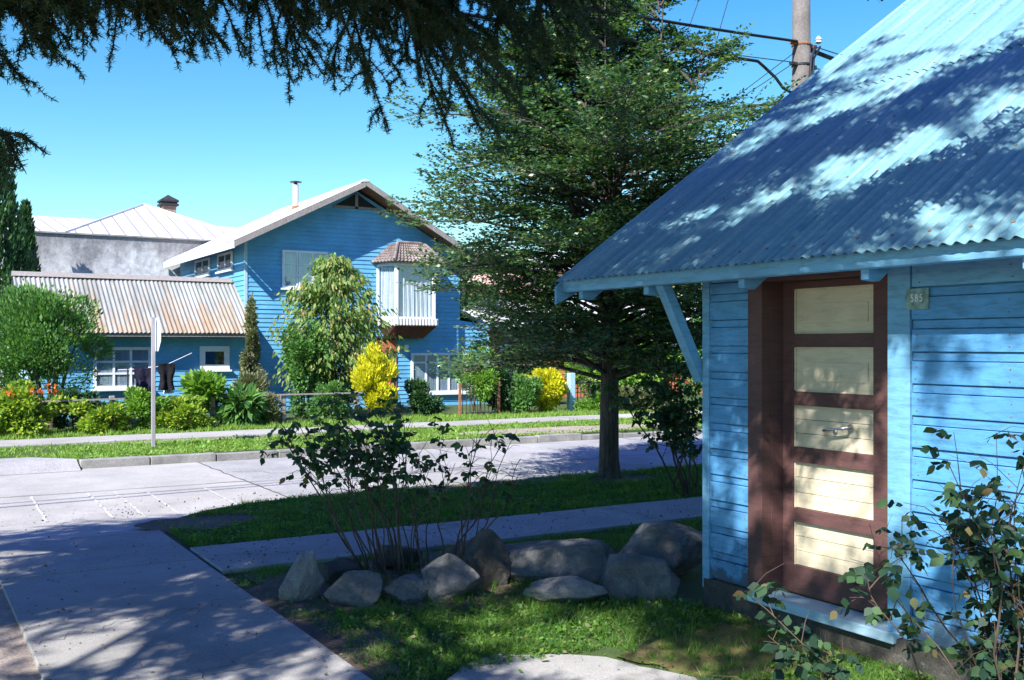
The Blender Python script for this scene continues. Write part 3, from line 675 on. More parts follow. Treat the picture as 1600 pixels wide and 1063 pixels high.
bl = [('pointed pale boulder at the left end of the ring beside the walk', (2.31, 6.62), (.37, .32, .42), 'rockpale', 5, 0, .62, .16),
      ('squat rounded grey boulder second from the left in the ring', (2.58, 6.34), (.39, .30, .28), 'rock', 11, .3),
      ('low grey boulder third from the left with a sunlit lower edge', (2.92, 6.20), (.38, .28, .22), 'rock', 23, .2),
      ('large broad boulder in the middle of the ring below the shrub stems', (3.22, 6.12), (.54, .38, .38), 'rock', 35, -.2, .35, -.12),
      ('tall dark upright boulder behind the large middle one', (3.62, 6.34), (.42, .34, .50), 'rockdark', 47, .1, .35, -.1),
      ('long flat slab boulder lying behind the pale white one', (4.12, 6.24), (.95, .48, .37), 'rock', 59, -.1),
      ('low pale sunlit boulder in front of the flat slab', (3.78, 5.62), (.57, .28, .22), 'rockpale', 61, -.15),
      ('bulky dappled boulder near the shed corner', (4.34, 5.52), (.66, .36, .36), 'rock', 77, -.2, .3, -.1),
      ('tan blocky boulder touching the shed corner, highest at right', (4.88, 5.92), (.80, .42, .50), 'rock', 83, .1, .1, 0),
      ('dark low boulder in the back row behind the pointed one', (2.72, 6.95), (.32, .26, .22), 'rockdark', 91, .2),
      ('dark shaded boulder behind the thin shrub stems', (3.28, 7.15), (.36, .26, .24), 'rockdark', 97, 0),
      ('blue-grey boulder in the back row beside the tall dark one', (3.86, 7.05), (.42, .28, .24), 'rock', 103, .2)]
for l, c, d, m_, s, r, *ex in bl: boulder(l, c, (d[0], d[1], d[2] * .92), m_, s, RV + r, *ex)

# ------------------------------------------------------------------ rose shrubs (stems with leaf clusters)
def wander(a, b, n, amp, seed, sag=0.):
    a, b = Vector(a), Vector(b); out = []
    for i in range(n + 1):
        t = i / n; p = a.lerp(b, t)
        p += Vector((mn.noise(Vector((t * 2.3, seed, 0))), mn.noise(Vector((t * 2.3, 0, seed))), mn.noise(Vector((seed, t * 2.3, 1))) * .4)) * amp * math.sin(math.pi * min(1, t * 1.2) * .8)
        p.z += sag * math.sin(math.pi * t)
        out.append(p)
    return out
def cane_shrub(name, label, cat, canes, leafsize, mat, stemmat, leafn, side=5, sidelen=.28, leaf_from=.55, seed=1, group=None, base=(0, 0)):
    rd = random.Random(seed); t = thing(name, label, cat, (base[0], base[1], 0), group)
    sm = MB(); LP = []; LD = []
    for k, (a, b, r0, lf) in enumerate(canes):
        pts = wander(a, b, 10, .16, seed * 7 + k * 3.1, .03); n = len(pts)
        sm.tube(pts, [r0 * (1 - .75 * i / (n - 1)) for i in range(n)], 5)
        for j in range(side):
            tt = rd.uniform(.3, 1); i = min(n - 2, int(tt * (n - 1))); p = pts[i].lerp(pts[i + 1], rd.random())
            ax = (pts[i + 1] - pts[i]).normalized()
            d = (ax * .6 + Vector((rd.gauss(0, 1), rd.gauss(0, 1), rd.gauss(.1, .5))).normalized()).normalized()
            L_ = sidelen * rd.uniform(.4, 1.2); q = p + d * L_ + Vector((0, 0, rd.uniform(-.04, .03)))
            tw = [p, p.lerp(q, .5) + Vector((0, 0, .02)), q]; sm.tube(tw, [r0 * .35, r0 * .25, r0 * .14], 4)
            if tt > leaf_from and rd.random() < lf:
                for m_ in range(leafn):
                    s = rd.uniform(.15, 1); c = p.lerp(q, s)
                    # compound leaf: 5 leaflets along a short rachis
                    rd_ = Vector((rd.gauss(0, 1), rd.gauss(0, 1), rd.gauss(-.25, .5))).normalized(); e = c + rd_ * leafsize * 1.9
                    sdv = rd_.cross(Vector((rd.gauss(0, .4), rd.gauss(0, .4), 1))).normalized()
                    for fr, sg in ((.35, 1), (.35, -1), (.7, 1), (.7, -1), (1, 0)):
                        LP.append(c.lerp(e, fr)); LD.append(rd_ * .6 + sdv * sg * .9 + Vector((0, 0, -.25)))
    obj('stem', sm, stemmat, t)
    if LP: npobj('foliage', leaf_hex(np.array(LP), np.array(LD), leafsize, .78, .5), 6, mat, t)
    return t
rd = random.Random(8); canes = []
fw = Vector((.5145, .8575, 0)); rt = Vector((.8575, -.5145, 0))
for i in range(34):
    u = rd.uniform(-.42, .42); bx = Vector((3.25, 6.86, 0)) + rt * u + fw * rd.uniform(-.10, .22)
    tu = u * 2.0 + rd.uniform(-.2, .2) - .05; hh = rd.uniform(.85, 1.36)
    if tu > .45: hh *= .8
    tip = Vector((3.2, 6.86, 0)) + rt * tu + fw * rd.uniform(-.25, .3); tip.z = hh
    canes.append(((bx.x, bx.y, 0), tuple(tip), rd.uniform(.005, .010), .98 if tu < .28 else .22))
cane_shrub('rose_shrub', 'bare-stemmed rose shrub in the boulder ring, leafy on its upper left', 'shrub', canes, .050, 'rose', 'twig', 2, 9, .24, .58, 4, base=(3.25, 6.86))
# right foreground rose bush
canes = []
rd = random.Random(21)
for i in range(28):
    bx = Vector((3.66, 2.33, 0)) + rt * rd.uniform(-.15, .35) + fw * rd.uniform(-.1, .15)
    an = rd.uniform(-.60, .45); hh = rd.uniform(.8, 1.5) * (1 - .45 * max(0, -an))
    tip = bx + rt * an * 1.1 + fw * rd.uniform(-.25, .2); tip.z = hh
    canes.append((tuple(bx), tuple(tip), rd.uniform(.004, .008), .85))
for i in range(16):
    bx = Vector((3.72, 2.15, 0)) + rt * rd.uniform(-.05, .3); tip = bx + rt * rd.uniform(-.1, .45) + fw * rd.uniform(-.1, .3); tip.z = rd.uniform(.9, 1.5)
    canes.append((tuple(bx), tuple(tip), rd.uniform(.005, .009), .9))
for q in [(-.85, .75, .08), (-.95, .42, .05), (-.8, .58, .1)]:
    bx = Vector((3.5, 2.4, 0)); tip = bx + rt * q[0] + fw * q[2]; tip.z = q[1]; canes.append((tuple(bx), tuple(tip), .006, 1.0))
cane_shrub('rose_bush', 'leafy rose bush in front of the shed wall at the right edge', 'shrub', canes, .042, 'roseshade', 'twig', 2, 11, .20, .3, 9, base=(3.55, 2.35))
# shrub behind shed corner
canes = []; rd = random.Random(33)
for i in range(9):
    bx = Vector((7.55, 8.9, 0)) + rt * rd.uniform(-.1, .2); an = rd.uniform(-1.15, .15); hh = rd.uniform(.75, 1.75)
    tip = bx + rt * an + fw * rd.uniform(-.3, .3); tip.z = hh; canes.append((tuple(bx), tuple(tip), .014, 1.0))
cane_shrub('leaning_shrub', 'broad-leaved shrub leaning left beyond the shed corner', 'shrub', canes, .055, 'darkgreen', 'twig', 4, 15, .36, .45, 12, base=(7.55, 8.9))

# ------------------------------------------------------------------ street tree in the verge
def street_tree():
    bx, by = 7.83, 10.62; t = thing('street_tree', 'dark feathery-leaved street tree standing in the near grass verge', 'tree', (bx, by, 0))
    tr = MB(); pts = [(bx, by, -.05), (bx, by, .06), (bx - .01, by, .25), (bx, by, 1.2), (bx + .01, by + .02, 2.2), (bx - .03, by, 3.3), (bx + .02, by, 3.9), (bx + .05, by, 4.7)]
    tr.tube(pts, [.19, .15, .128, .115, .10, .075, .045, .015], 14)
    for q_ in ((.5, .3, 5.6), (-1.0, .3, 4.6)): tr.tube([(bx, by, 2.4), (bx + q_[0] * .5, by + q_[1] * .5, 3.5), (bx + q_[0], by + q_[1], q_[2])], [.06, .045, .012], 7)
    LP = []; LD = []; rd = random.Random(3)
    def interp(z):
        return Vector((bx, by, z))
    lead = [(.0, .1, 6.0), (1.05, .15, 6.9), (-.85, .35, 5.6), (.5, .5, 5.9), (-.35, .1, 5.3), (1.6, .0, 5.8)]
    for q_ in lead: tr.tube([(bx, by, 1.9), (bx + q_[0] * .35, by + q_[1] * .35, 3.0), (bx + q_[0] * .8, by + q_[1] * .8, 4.4), (bx + q_[0], by + q_[1], q_[2])], [.06, .04, .02, .005], 7)
    NL = 290
    for i in range(NL):
        h = (i / NL); a = i * 2.39996 + rd.uniform(-.3, .3); d = Vector((math.cos(a), math.sin(a), 0))
        if h < .52:
            z0 = 1.25 + 3.0 * (h / .52); L_ = 2.35 * rd.uniform(.45, 1.08) * (.82 if z0 < 1.6 else 1); rise = rd.uniform(-.05, .45)
            p0 = Vector((bx, by, z0)) + d * .05
        else:
            q_ = lead[i % len(lead)]; u_ = rd.uniform(.35, 1.0); z0 = 3.0 + (q_[2] - 3.0) * u_; f_ = .35 + .65 * u_
            p0 = Vector((bx + q_[0] * f_, by + q_[1] * f_, z0)); L_ = (1.45 - .75 * u_) * rd.uniform(.5, 1.25); rise = rd.uniform(.5, 1.6); h = .5 + u_ * .5
            if d.y < -.1: d.y = -d.y
        e = p0 + d * L_ + Vector((0, 0, L_ * rise * .6))
        lim = [p0, p0.lerp(e, .35) + Vector((0, 0, L_ * .08)), p0.lerp(e, .7) + Vector((0, 0, L_ * .07)), e]
        tr.tube(lim, [.035 * (1 - .5 * h), .022 * (1 - .4 * h), .012, .004], 5, False)
        nb = int(12 + L_ * 5)
        for j in range(nb):
            tt = .22 + .8 * (j / nb); tt = min(tt, 1)
            k = min(2, int(tt * 3)); q = lim[k].lerp(lim[k + 1], tt * 3 - k)
            sgn = 1 if j % 2 else -1; sd_ = Vector((-d.y, d.x, 0)) * sgn
            bd = (d * rd.uniform(.5, 1.0) + sd_ * rd.uniform(.4, 1.1) + Vector((0, 0, rd.uniform(-.15, .35 + .5 * h)))).normalized()
            bl_ = L_ * rd.uniform(.14, .34) * (1.15 - .4 * tt) + .12
            be = q + bd * bl_; tr.tube([q, be], [.007, .002], 3, False)
            nt_ = 5
            for m_ in range(nt_):
                s = .2 + .8 * m_ / nt_; c = q.lerp(be, s); s2 = bd.cross(Vector((0, 0, 1))) * (1 if m_ % 2 else -1)
                td = (bd * .8 + s2 * .7 + Vector((0, 0, rd.uniform(-.3, .4)))).normalized(); tl = rd.uniform(.1, .3)
                nl = 9
                for x_ in range(nl):
                    s3 = (x_ + .5) / nl; LP.append(c + td * tl * s3)
                    s4 = td.cross(Vector((0, 0, 1))) * (1 if x_ % 2 else -1); LD.append(td * .5 + s4 + Vector((0, 0, rd.uniform(-.3, .3))))
    LP = np.array(LP); LD = np.array(LD); cut = (LP[:, 1] < 10.35) & (LP[:, 2] > 4.9 + .15 * np.sin(LP[:, 0] * 5)); LP = LP[~cut]; LD = LD[~cut]
    obj('trunk', tr, 'bark', t)
    npobj('crown', leaf_quads(np.array(LP) + rng.standard_normal((len(LP), 3)) * .01, np.array(LD), .055, .6, .9), 4, 'beech', t)
street_tree()

# ------------------------------------------------------------------ great cedar whose branches hang over the picture
def proj(p):
    D = .5145 * p[0] + .8575 * p[1]; l = .8575 * p[0] - .5145 * p[1]
    if D < .3: return None
    return 800 + l / D * 1600, 540 - (p[2] - H) / D * 1600
def keep(p, rd):
    """how much foliage the crown carries, so that its shade falls where the yard is shaded"""
    x, y, z = p
    s = (z - roofz(x)) / (1 + KX * SL)
    if s > 0:
        hx, hy = x + KX * s, y + KY * s
        if XE < hx < 9.2 and hy < YE:
            n = .55 * mn.noise(Vector((hx * 1.1, hy * 1.5, 4))) + .75 * mn.noise(Vector((hx * 2.6, hy * 3.6, 9)))
            return n + rd.gauss(0, .05) > -.26 + .20 * max(0, hx - 5.4) + .07 * max(0, 4.2 - hy)
    if x < X0:   # the shed wall
        tw = (X0 - x) / KX; wy, wz = y + KY * tw, z - tw
        if wy < 5.1 and .1 < wz < 1.9:
            n = mn.noise(Vector((wy * 2.6, wz * 2.0, 17))) + rd.gauss(0, .04)
            if wy > 3.62: return n > (-.22 if wz > .9 else -.05)
            return n > (-.1 if wz > 1.45 else .12)
    gx, gy = x + KX * z, y + KY * z
    n = mn.noise(Vector((gx * .8, gy * 2.4, 0))) + rd.gauss(0, .05)
    if gy > 11.0 + .12 * n: return False
    if gx < 2.4:
        if gy > 7.9: return n > .18 - .62 * max(0, gx - .9)
        if gy > 6.75: return n > -.25
        return n > (.16 if gx < 1.35 else -.12)
    if gy > 6.9: return n > -.5
    if gy > 5.9: return n > -.12
    if gy > 4.4 and gx > 3.0: return n > .16
    return n > .04
def needles(a, b, n, ln, wd, rd):
    """needle clusters along twig a-b as thin quads"""
    a = np.array(a); b = np.array(b); t = rng.random((n, 1)); P = a + (b - a) * t
    ax = unit((b - a)[None, :]); D = unit(rand_dirs(n) + ax * .5)
    s = ln * rng.uniform(.6, 1.2, (n, 1)); W = unit(np.cross(D, rand_dirs(n))) * wd
    return np.stack([P - W, P + W, P + D * s + W * .4, P + D * s - W * .4], 1)
def cedar():
    bx, by = -1.6, 6.2; t = thing('cedar_tree', 'huge dark conifer beside the walk whose boughs hang across the top left sky', 'tree', (bx, by, 0))
    rd = random.Random(77); tr = MB(); Q = []
    tr.tube([(bx, by, -.1), (bx, by, .3), (bx, by, 3), (bx + .05, by, 7), (bx, by, 12), (bx, by, 15.5)], [.62, .46, .40, .30, .16, .03], 14)
    # low bough reaching over the picture: hand-shaped
    def bough(pts, r0, drops, dens, seedx):
        pts = [Vector(p) for p in pts]; n = len(pts); tr.tube(pts, [r0 * (1 - .8 * i / (n - 1)) for i in range(n)], 7)
        for (f0, f1, cnt, l0, l1, side) in drops:
            for j in range(cnt):
                f = rd.uniform(f0, f1) * (n - 1); i = min(n - 2, int(f)); p = pts[i].lerp(pts[i + 1], f - i)
                ax = (pts[min(i + 1, n - 1)] - pts[i]).normalized(); L_ = rd.uniform(l0, l1)
                sdv = Vector((rd.gauss(0, .45), rd.gauss(0, .8) , 0)) * side
                d = (ax * rd.uniform(-.35, 1.25) + sdv + Vector((0, 0, -rd.uniform(.35, 1.1)))).normalized()
                e = p + d * L_; m1 = p.lerp(e, .4) + Vector((0, 0, L_ * .12)); m2 = p.lerp(e, .75) + Vector((0, 0, L_ * .07)) + ax * L_ * .05
                seg = [p, m1, m2, e + ax * L_ * .12]; tr.tube(seg, [.014, .010, .006, .002], 4, False)
                for a_, b_ in zip(seg, seg[1:]): Q.append(needles(a_, b_, int(200 * (b_ - a_).length / .3 * dens), .036, .003, rd))
                for m_ in range(int(L_ / .10)):
                    s = rd.uniform(.05, 1) * 3; k = min(2, int(s)); c = seg[k].lerp(seg[k + 1], s - k)
                    dd = (d * .9 + Vector((rd.gauss(.1, .7), rd.gauss(0, .7), rd.gauss(-.1, .35)))).normalized(); l2 = rd.uniform(.12, .46) * (1.15 - .8 * s / 3) * min(1.2, L_ / .8 + .2)
                    e1 = c + dd * l2 * .55; e2 = e1 + (dd * .7 + Vector((.15, 0, -.55))).normalized() * l2 * .5
                    tr.tube([c, e1, e2], [.006, .004, .0015], 3, False)
                    Q.append(needles(c, e1, int(65 * l2 / .2 * dens), .034, .003, rd)); Q.append(needles(e1, e2, int(60 * l2 / .2 * dens), .032, .003, rd))
                    for w_ in range(int(l2 / .075)):
                        c3 = c.lerp(e1, rd.random()) if rd.random() < .5 else e1.lerp(e2, rd.random())
                        e3 = c3 + (dd * .6 + Vector((rd.gauss(0, .7), rd.gauss(0, .7), rd.gauss(-.2, .4)))).normalized() * rd.uniform(.04, .10)
                        Q.append(needles(c3, e3, int(24 * dens), .030, .003, rd))
    bough([(bx, by, 3.2), (-.5, 6.2, 3.5), (.5, 6.15, 3.75), (1.5, 6.2, 3.98), (2.8, 6.3, 4.22), (3.6, 6.3, 4.36), (4.5, 6.3, 4.42)], .09,
          [(.26, .44, 46, .34, .72, .9), (.42, .56, 34, .34, .62, .9), (.53, .62, 16, .5, .9, .7), (.60, .70, 20, .85, 1.45, .5), (.69, .76, 5, .5, .8, .5), (.78, .93, 13, .5, .88, .8), (.92, 1.0, 6, .35, .6, .7)], .9, 1)
    bough([(bx, by, 3.6), (0, 7.0, 4.0), (1.3, 7.5, 4.35), (2.6, 7.8, 4.7), (4.2, 8.1, 5.0)], .08,
          [(.25, .6, 26, .3, .7, .9), (.78, .95, 8, .3, .6, .8)], .8, 2)
    bough([(bx, by, 4.0), (.2, 5.4, 4.0), (1.6, 5.3, 4.15), (3.0, 5.5, 4.3), (4.0, 5.6, 4.25)], .06, [(.30, .66, 34, .35, .7, .9), (.78, .95, 6, .3, .6, .8)], .8, 4)
    bough([(bx, by, 2.6), (-.5, 5.9, 2.74), (.2, 5.6, 2.76), (.50, 5.47, 2.72)], .03, [(.25, .78, 26, .12, .38, .6), (.86, 1.0, 9, .06, .2, .3)], .8, 3)
    # the rest of the crown, above the picture
    for i in range(150):
        z0 = 3.6 + 11.2 * (i / 150); a = i * 2.39996
        L_ = 8.0 * (1 - (z0 - 2.5) / 13.6) ** .62 * rd.uniform(.75, 1.05)
        d = Vector((math.cos(a), math.sin(a), 0)); p0 = Vector((bx, by, z0)); rise = .10
        # keep out of the picture: walk along limb until it would enter
        npt = 7; pts = []
        for j in range(npt):
            s = j / (npt - 1); p = p0 + d * L_ * s + Vector((0, 0, L_ * (rise * s - .12 * s * s)))
            pr_ = proj(p)
            if j > 0 and pr_ and pr_[1] > -90 and -60 < pr_[0] < 1700: break
            if p.y + KY * p.z > 10.95 and j > 0: break
            pts.append(p)
        if len(pts) < 2: continue
        r0 = .085 * (1 - (z0 / 16)); tr.tube(pts, [max(.006, r0 * (1 - .85 * k / (npt - 1))) for k in range(len(pts))], 5, False)
        LL = (pts[-1] - pts[0]).length
        for j in range(int(LL * 18)):
            s = rd.uniform(.12, 1) * (len(pts) - 1); k = min(len(pts) - 2, int(s)); q = pts[k].lerp(pts[k + 1], s - k)
            sd_ = Vector((-d.y, d.x, 0)) * rd.choice((-1, 1)); bd = (d * rd.uniform(.2, .9) + sd_ * rd.uniform(.3, 1) + Vector((0, 0, rd.uniform(-.5, .05)))).normalized()
            bl_ = rd.uniform(.35, 1.15); e = q + bd * bl_; mid = q.lerp(e, .5)
            if not keep(mid, rd): continue
            bad = False
            for w_ in (q, mid, e):
                pr_ = proj(w_)
                if pr_ and pr_[1] > -40 and -60 < pr_[0] < 1700: bad = True
            if bad: continue
            tr.tube([q, e], [.008, .002], 3, False)
            Q.append(needles(q, e, int(26 * bl_), .09, .009, rd))
            for m_ in range(int(bl_ * 11)):
                c = q.lerp(e, rd.uniform(.1, 1)); dd = (bd * .7 + Vector((rd.gauss(0, .5), rd.gauss(0, .5), rd.gauss(-.25, .3)))).normalized()
                e2 = c + dd * rd.uniform(.12, .3); Q.append(needles(c, e2, 15, .085, .010, rd))
    obj('trunk', tr, 'bark', t)
    Q = np.concatenate(Q); print('cedar quads', len(Q))
    npobj('crown', Q, 4, 'cedar', t)
cedar()
# ------------------------------------------------------------------ the blue house across the street
def laps(mb, xa, xb, z0, z1, face, course=.115, axis='y'):
    """lapped boards: xa(z), xb(z) give the ends of each course; face is the wall plane; boards slope out at the bottom"""
    z = z0
    while z < z1 - .01:
        t = min(z + course, z1); zm = (z + t) / 2
        a, b = xa(z), xb(z); a2, b2 = xa(t), xb(t); o = .022 + random.uniform(-.004, .004)
        if b - a > .05:
            if b2 - a2 < .02: a2 = b2 = (a2 + b2) / 2; a2 -= .01; b2 += .01
            if axis == 'y':
                mb.add([(a, face - o, z), (b, face - o, z), (b2, face - .003, t), (a2, face - .003, t), (a, face, z), (b, face, z)],
                       [(0, 1, 2, 3), (4, 5, 1, 0)])
            else:
                mb.add([(face - o, a, z), (face - o, b, z), (face - .003, b2, t), (face - .003, a2, t), (face, a, z), (face, b, z)],
                       [(0, 3, 2, 1), (4, 0, 1, 5)])
        z = t
HX0, HX1, HY, HXR = 7.63, 13.85, 26.0, 14.79
lz = lambda x: 4.31 + .505 * (x - 7.19)
rz_ = lambda x: 4.2 + .548 * (14.13 - x)
APX = 10.66
house = thing('blue_house', 'two storey blue clapboard house with white gabled roof and tiled bay window across the street', 'house', (10.7, 26, 0))
def inset(x): return (lz(x) if x < APX else rz_(x)) - .12
def xl(z): return HX0 if z <= lz(HX0) - .12 else 7.19 + (z + .12 - 4.31) / .505
def xr(z): return (HXR if z < 2.35 else HX1) if z <= rz_(HX1) - .12 else 14.13 - (z + .12 - 4.2) / .548
fw_ = MB()
core = [(HX0, HY, 0), (HXR, HY, 0), (HXR, HY, 2.35), (HX1, HY, 2.35), (HX1, HY, rz_(HX1) - .12), (APX, HY, 5.9), (HX0, HY, lz(HX0) - .12)]
fw_.prism(core, (0, .1, 0))
laps(fw_, lambda z: xl(z) if z > .1 else HX0, xr, 0, 5.35, HY)
fw_.box(11.85, 11.87, HY - .03, HY, 0, 1.9)
obj('wall', fw_, 'siding_far', house)
sw = MB(); sw.box(HX0, HX0 + .1, HY + .1, 33, 0, 4.4); laps(sw, lambda z: HY, lambda z: 33.0, 0, 4.38, HX0, .13, 'x')
obj('wall', sw, 'siding_far', house)
obj('wall', MB().box(HX1 - .1, HX1, HY + .1, 33, 2.4, 4.2).box(HXR - .1, HXR, HY + .1, 31, 0, 2.3).box(HX0 + .1, HX1 - .1, 32.9, 33, 0, 4.3), 'siding_far', house)
obj('corner_board', MB().box(HX0 - .03, HX0 + .05, HY - .032, HY - .001, 0, 4.36), 'wall_pale', house); obj('corner_board', MB().box(HXR - .05, HXR + .02, HY - .032, HY - .001, 0, 2.34), 'wall_pale', house)
# gable vent with boards under the ridge
obj('vent', MB().prism([(10.06, HY - .03, 5.46), (11.28, HY - .03, 5.46), (APX, HY - .03, 5.82)], (0, .02, 0)), 'dark', house)
obj('vent_board', MB().box(10.62, 10.70, HY - .06, HY - .035, 5.40, 5.80).box(10.0, 11.35, HY - .06, HY - .035, 5.40, 5.46), 'greywood', house)
# roof: two corrugated slopes with a boarded soffit, grey barge boards
va = Vector((1, 0, .505)).normalized(); vb = Vector((-1, 0, .548)).normalized()
La = (APX - 7.19) / va.x; Lb = (14.13 - APX) / -vb.x
r1 = corrugated((7.17, 25.33, lz(7.17) + .02), (0, 1, 0), va, 7.75, La + .03, .15, .013, 5, 3, .01, .03)
obj('roof', r1, 'zinc', house)
r2 = corrugated((14.15, 25.33, rz_(14.15) + .02), (0, 1, 0), vb, 7.75, Lb + .03, .15, .013, 5, 3, .01, .03)
obj('roof', r2, 'zinc', house)
sf = MB(); sf.prism([(7.22, 25.44, lz(7.22) - .02), (APX, 25.44, lz(APX) - .02), (APX, 25.44, lz(APX) - .07), (7.22, 25.44, lz(7.22) - .07)], (0, 7.6, 0))
sf.prism([(14.1, 25.44, rz_(14.1) - .02), (APX, 25.44, rz_(APX) - .021), (APX, 25.44, rz_(APX) - .071), (14.1, 25.44, rz_(14.1) - .07)], (0, 7.6, 0))
obj('soffit', sf, 'soffit', house)
bb = MB(); bb.prism([(7.16, 25.31, lz(7.16) + .0), (APX, 25.31, lz(APX)), (APX, 25.31, lz(APX) - .15), (7.16, 25.31, lz(7.16) - .15)], (0, .035, 0))
obj('bargeboard', bb, 'greywood', house)
bb = MB(); bb.prism([(14.16, 25.31, rz_(14.16)), (APX + .002, 25.31, rz_(APX)), (APX + .002, 25.31, rz_(APX) - .15), (14.16, 25.31, rz_(14.16) - .15)], (0, .035, 0))
obj('bargeboard', bb, 'greywood', house)
obj('fascia', MB().box(7.13, 7.165, 25.31, 33.1, lz(7.15) - .17, lz(7.15) - .0), 'white', house)
obj('ridge_cap', MB().prism([(APX - .14, 25.30, lz(APX - .14) + .04), (APX, 25.30, lz(APX) + .06), (APX + .14, 25.30, rz_(APX + .14) + .04)], (0, 7.7, 0)), 'zinc', house)
# stove pipe
cp = obj('stove_pipe', MB().lathe((9.66, 28, 5.45), [(.085, 0), (.085, .75), (.1, .76), (.1, .78), (.085, .79)], 16), 'zinc', house, smooth=False)
obj('flashing', MB().lathe((9.66, 28, 5.42), [(.14, 0), (.10, .22)], 16), 'rust', cp)
obj('cowl', MB().lathe((9.66, 28, 6.24), [(.06, 0), (.04, .06), (.17, .075), (.17, .09), (.02, .12)], 16), 'darkmetal', cp)
def window(parent, x0, x1, z0, z1, y, cols, rows, fr=.07, bar=.035, axis='y', pane_backing='pane_backing', proud=.05, sillp=True, name='window', glassm='glass'):
    """framed window on the wall plane y (or x when axis is 'x'); cols/rows are inner bar positions 0..1"""
    def B(mb, a, b, c, d, e, f):
        return mb.box(a, b, y - d, y - c, e, f) if axis == 'y' else mb.box(y - d, y - c, a, b, e, f)
    f = MB()
    B(f, x0, x1, 0, proud, z1 - fr, z1); B(f, x0, x1, 0, proud, z0, z0 + fr)
    B(f, x0, x0 + fr, 0, proud, z0 + fr + .0005, z1 - fr - .0005); B(f, x1 - fr, x1, 0, proud, z0 + fr + .0005, z1 - fr - .0005)
    ix0, ix1, iz0, iz1 = x0 + fr, x1 - fr, z0 + fr, z1 - fr
    for c in cols:
        xc = ix0 + (ix1 - ix0) * c; B(f, xc - bar / 2, xc + bar / 2, .012, proud - .012, iz0, iz1)
    for r in rows:
        zc = iz0 + (iz1 - iz0) * r; B(f, ix0, ix1, .013, proud - .015, zc - bar / 2, zc + bar / 2)
    if sillp: B(f, x0 - .05, x1 + .05, 0, proud + .04, z0 - .05, z0 - .001)
    o = obj(name, f, 'white', parent)
    obj('pane', B(MB(), ix0, ix1, .020, .026, iz0, iz1), glassm, o)
    obj('pane_backing', B(MB(), ix0, ix1, .001, .008, iz0, iz1), pane_backing, o)  # cloth by default; the dark material paints an unlit room instead
    return o
YW = HY - .026
window(house, 8.59, 9.84, 3.2, 4.19, YW, [.30, .36, .68], [.30, .66], .06, .035)
window(house, 12.28, 14.22, .35, 1.49, YW, [.22, .42, .62, .80], [.80], .07, .06)
window(house, 27.0, 28.4, 3.72, 4.2, HX0 - .026, [.5], [], .06, .05, 'x', 'dark')
window(house, 29.3, 30.9, 3.72, 4.2, HX0 - .026, [.5], [], .06, .05, 'x', 'dark')
# porch door, lamp
dd = obj('door', MB().box(11.15, 11.84, HY - .05, HY - .024, .05, 1.85), 'redwood', house)
obj('door_frame', MB().box(11.07, 11.145, HY - .06, HY - .024, 0, 1.95).box(11.07, 11.92, HY - .06, HY - .024, 1.86, 1.94), 'redbrown', dd)
obj('wall_lamp', MB().lathe((12.12, HY - .06, 1.66), [(.05, -.05), (.08, -.02), (.08, .03), (.04, .05)], 12, 'y'), 'white', house)
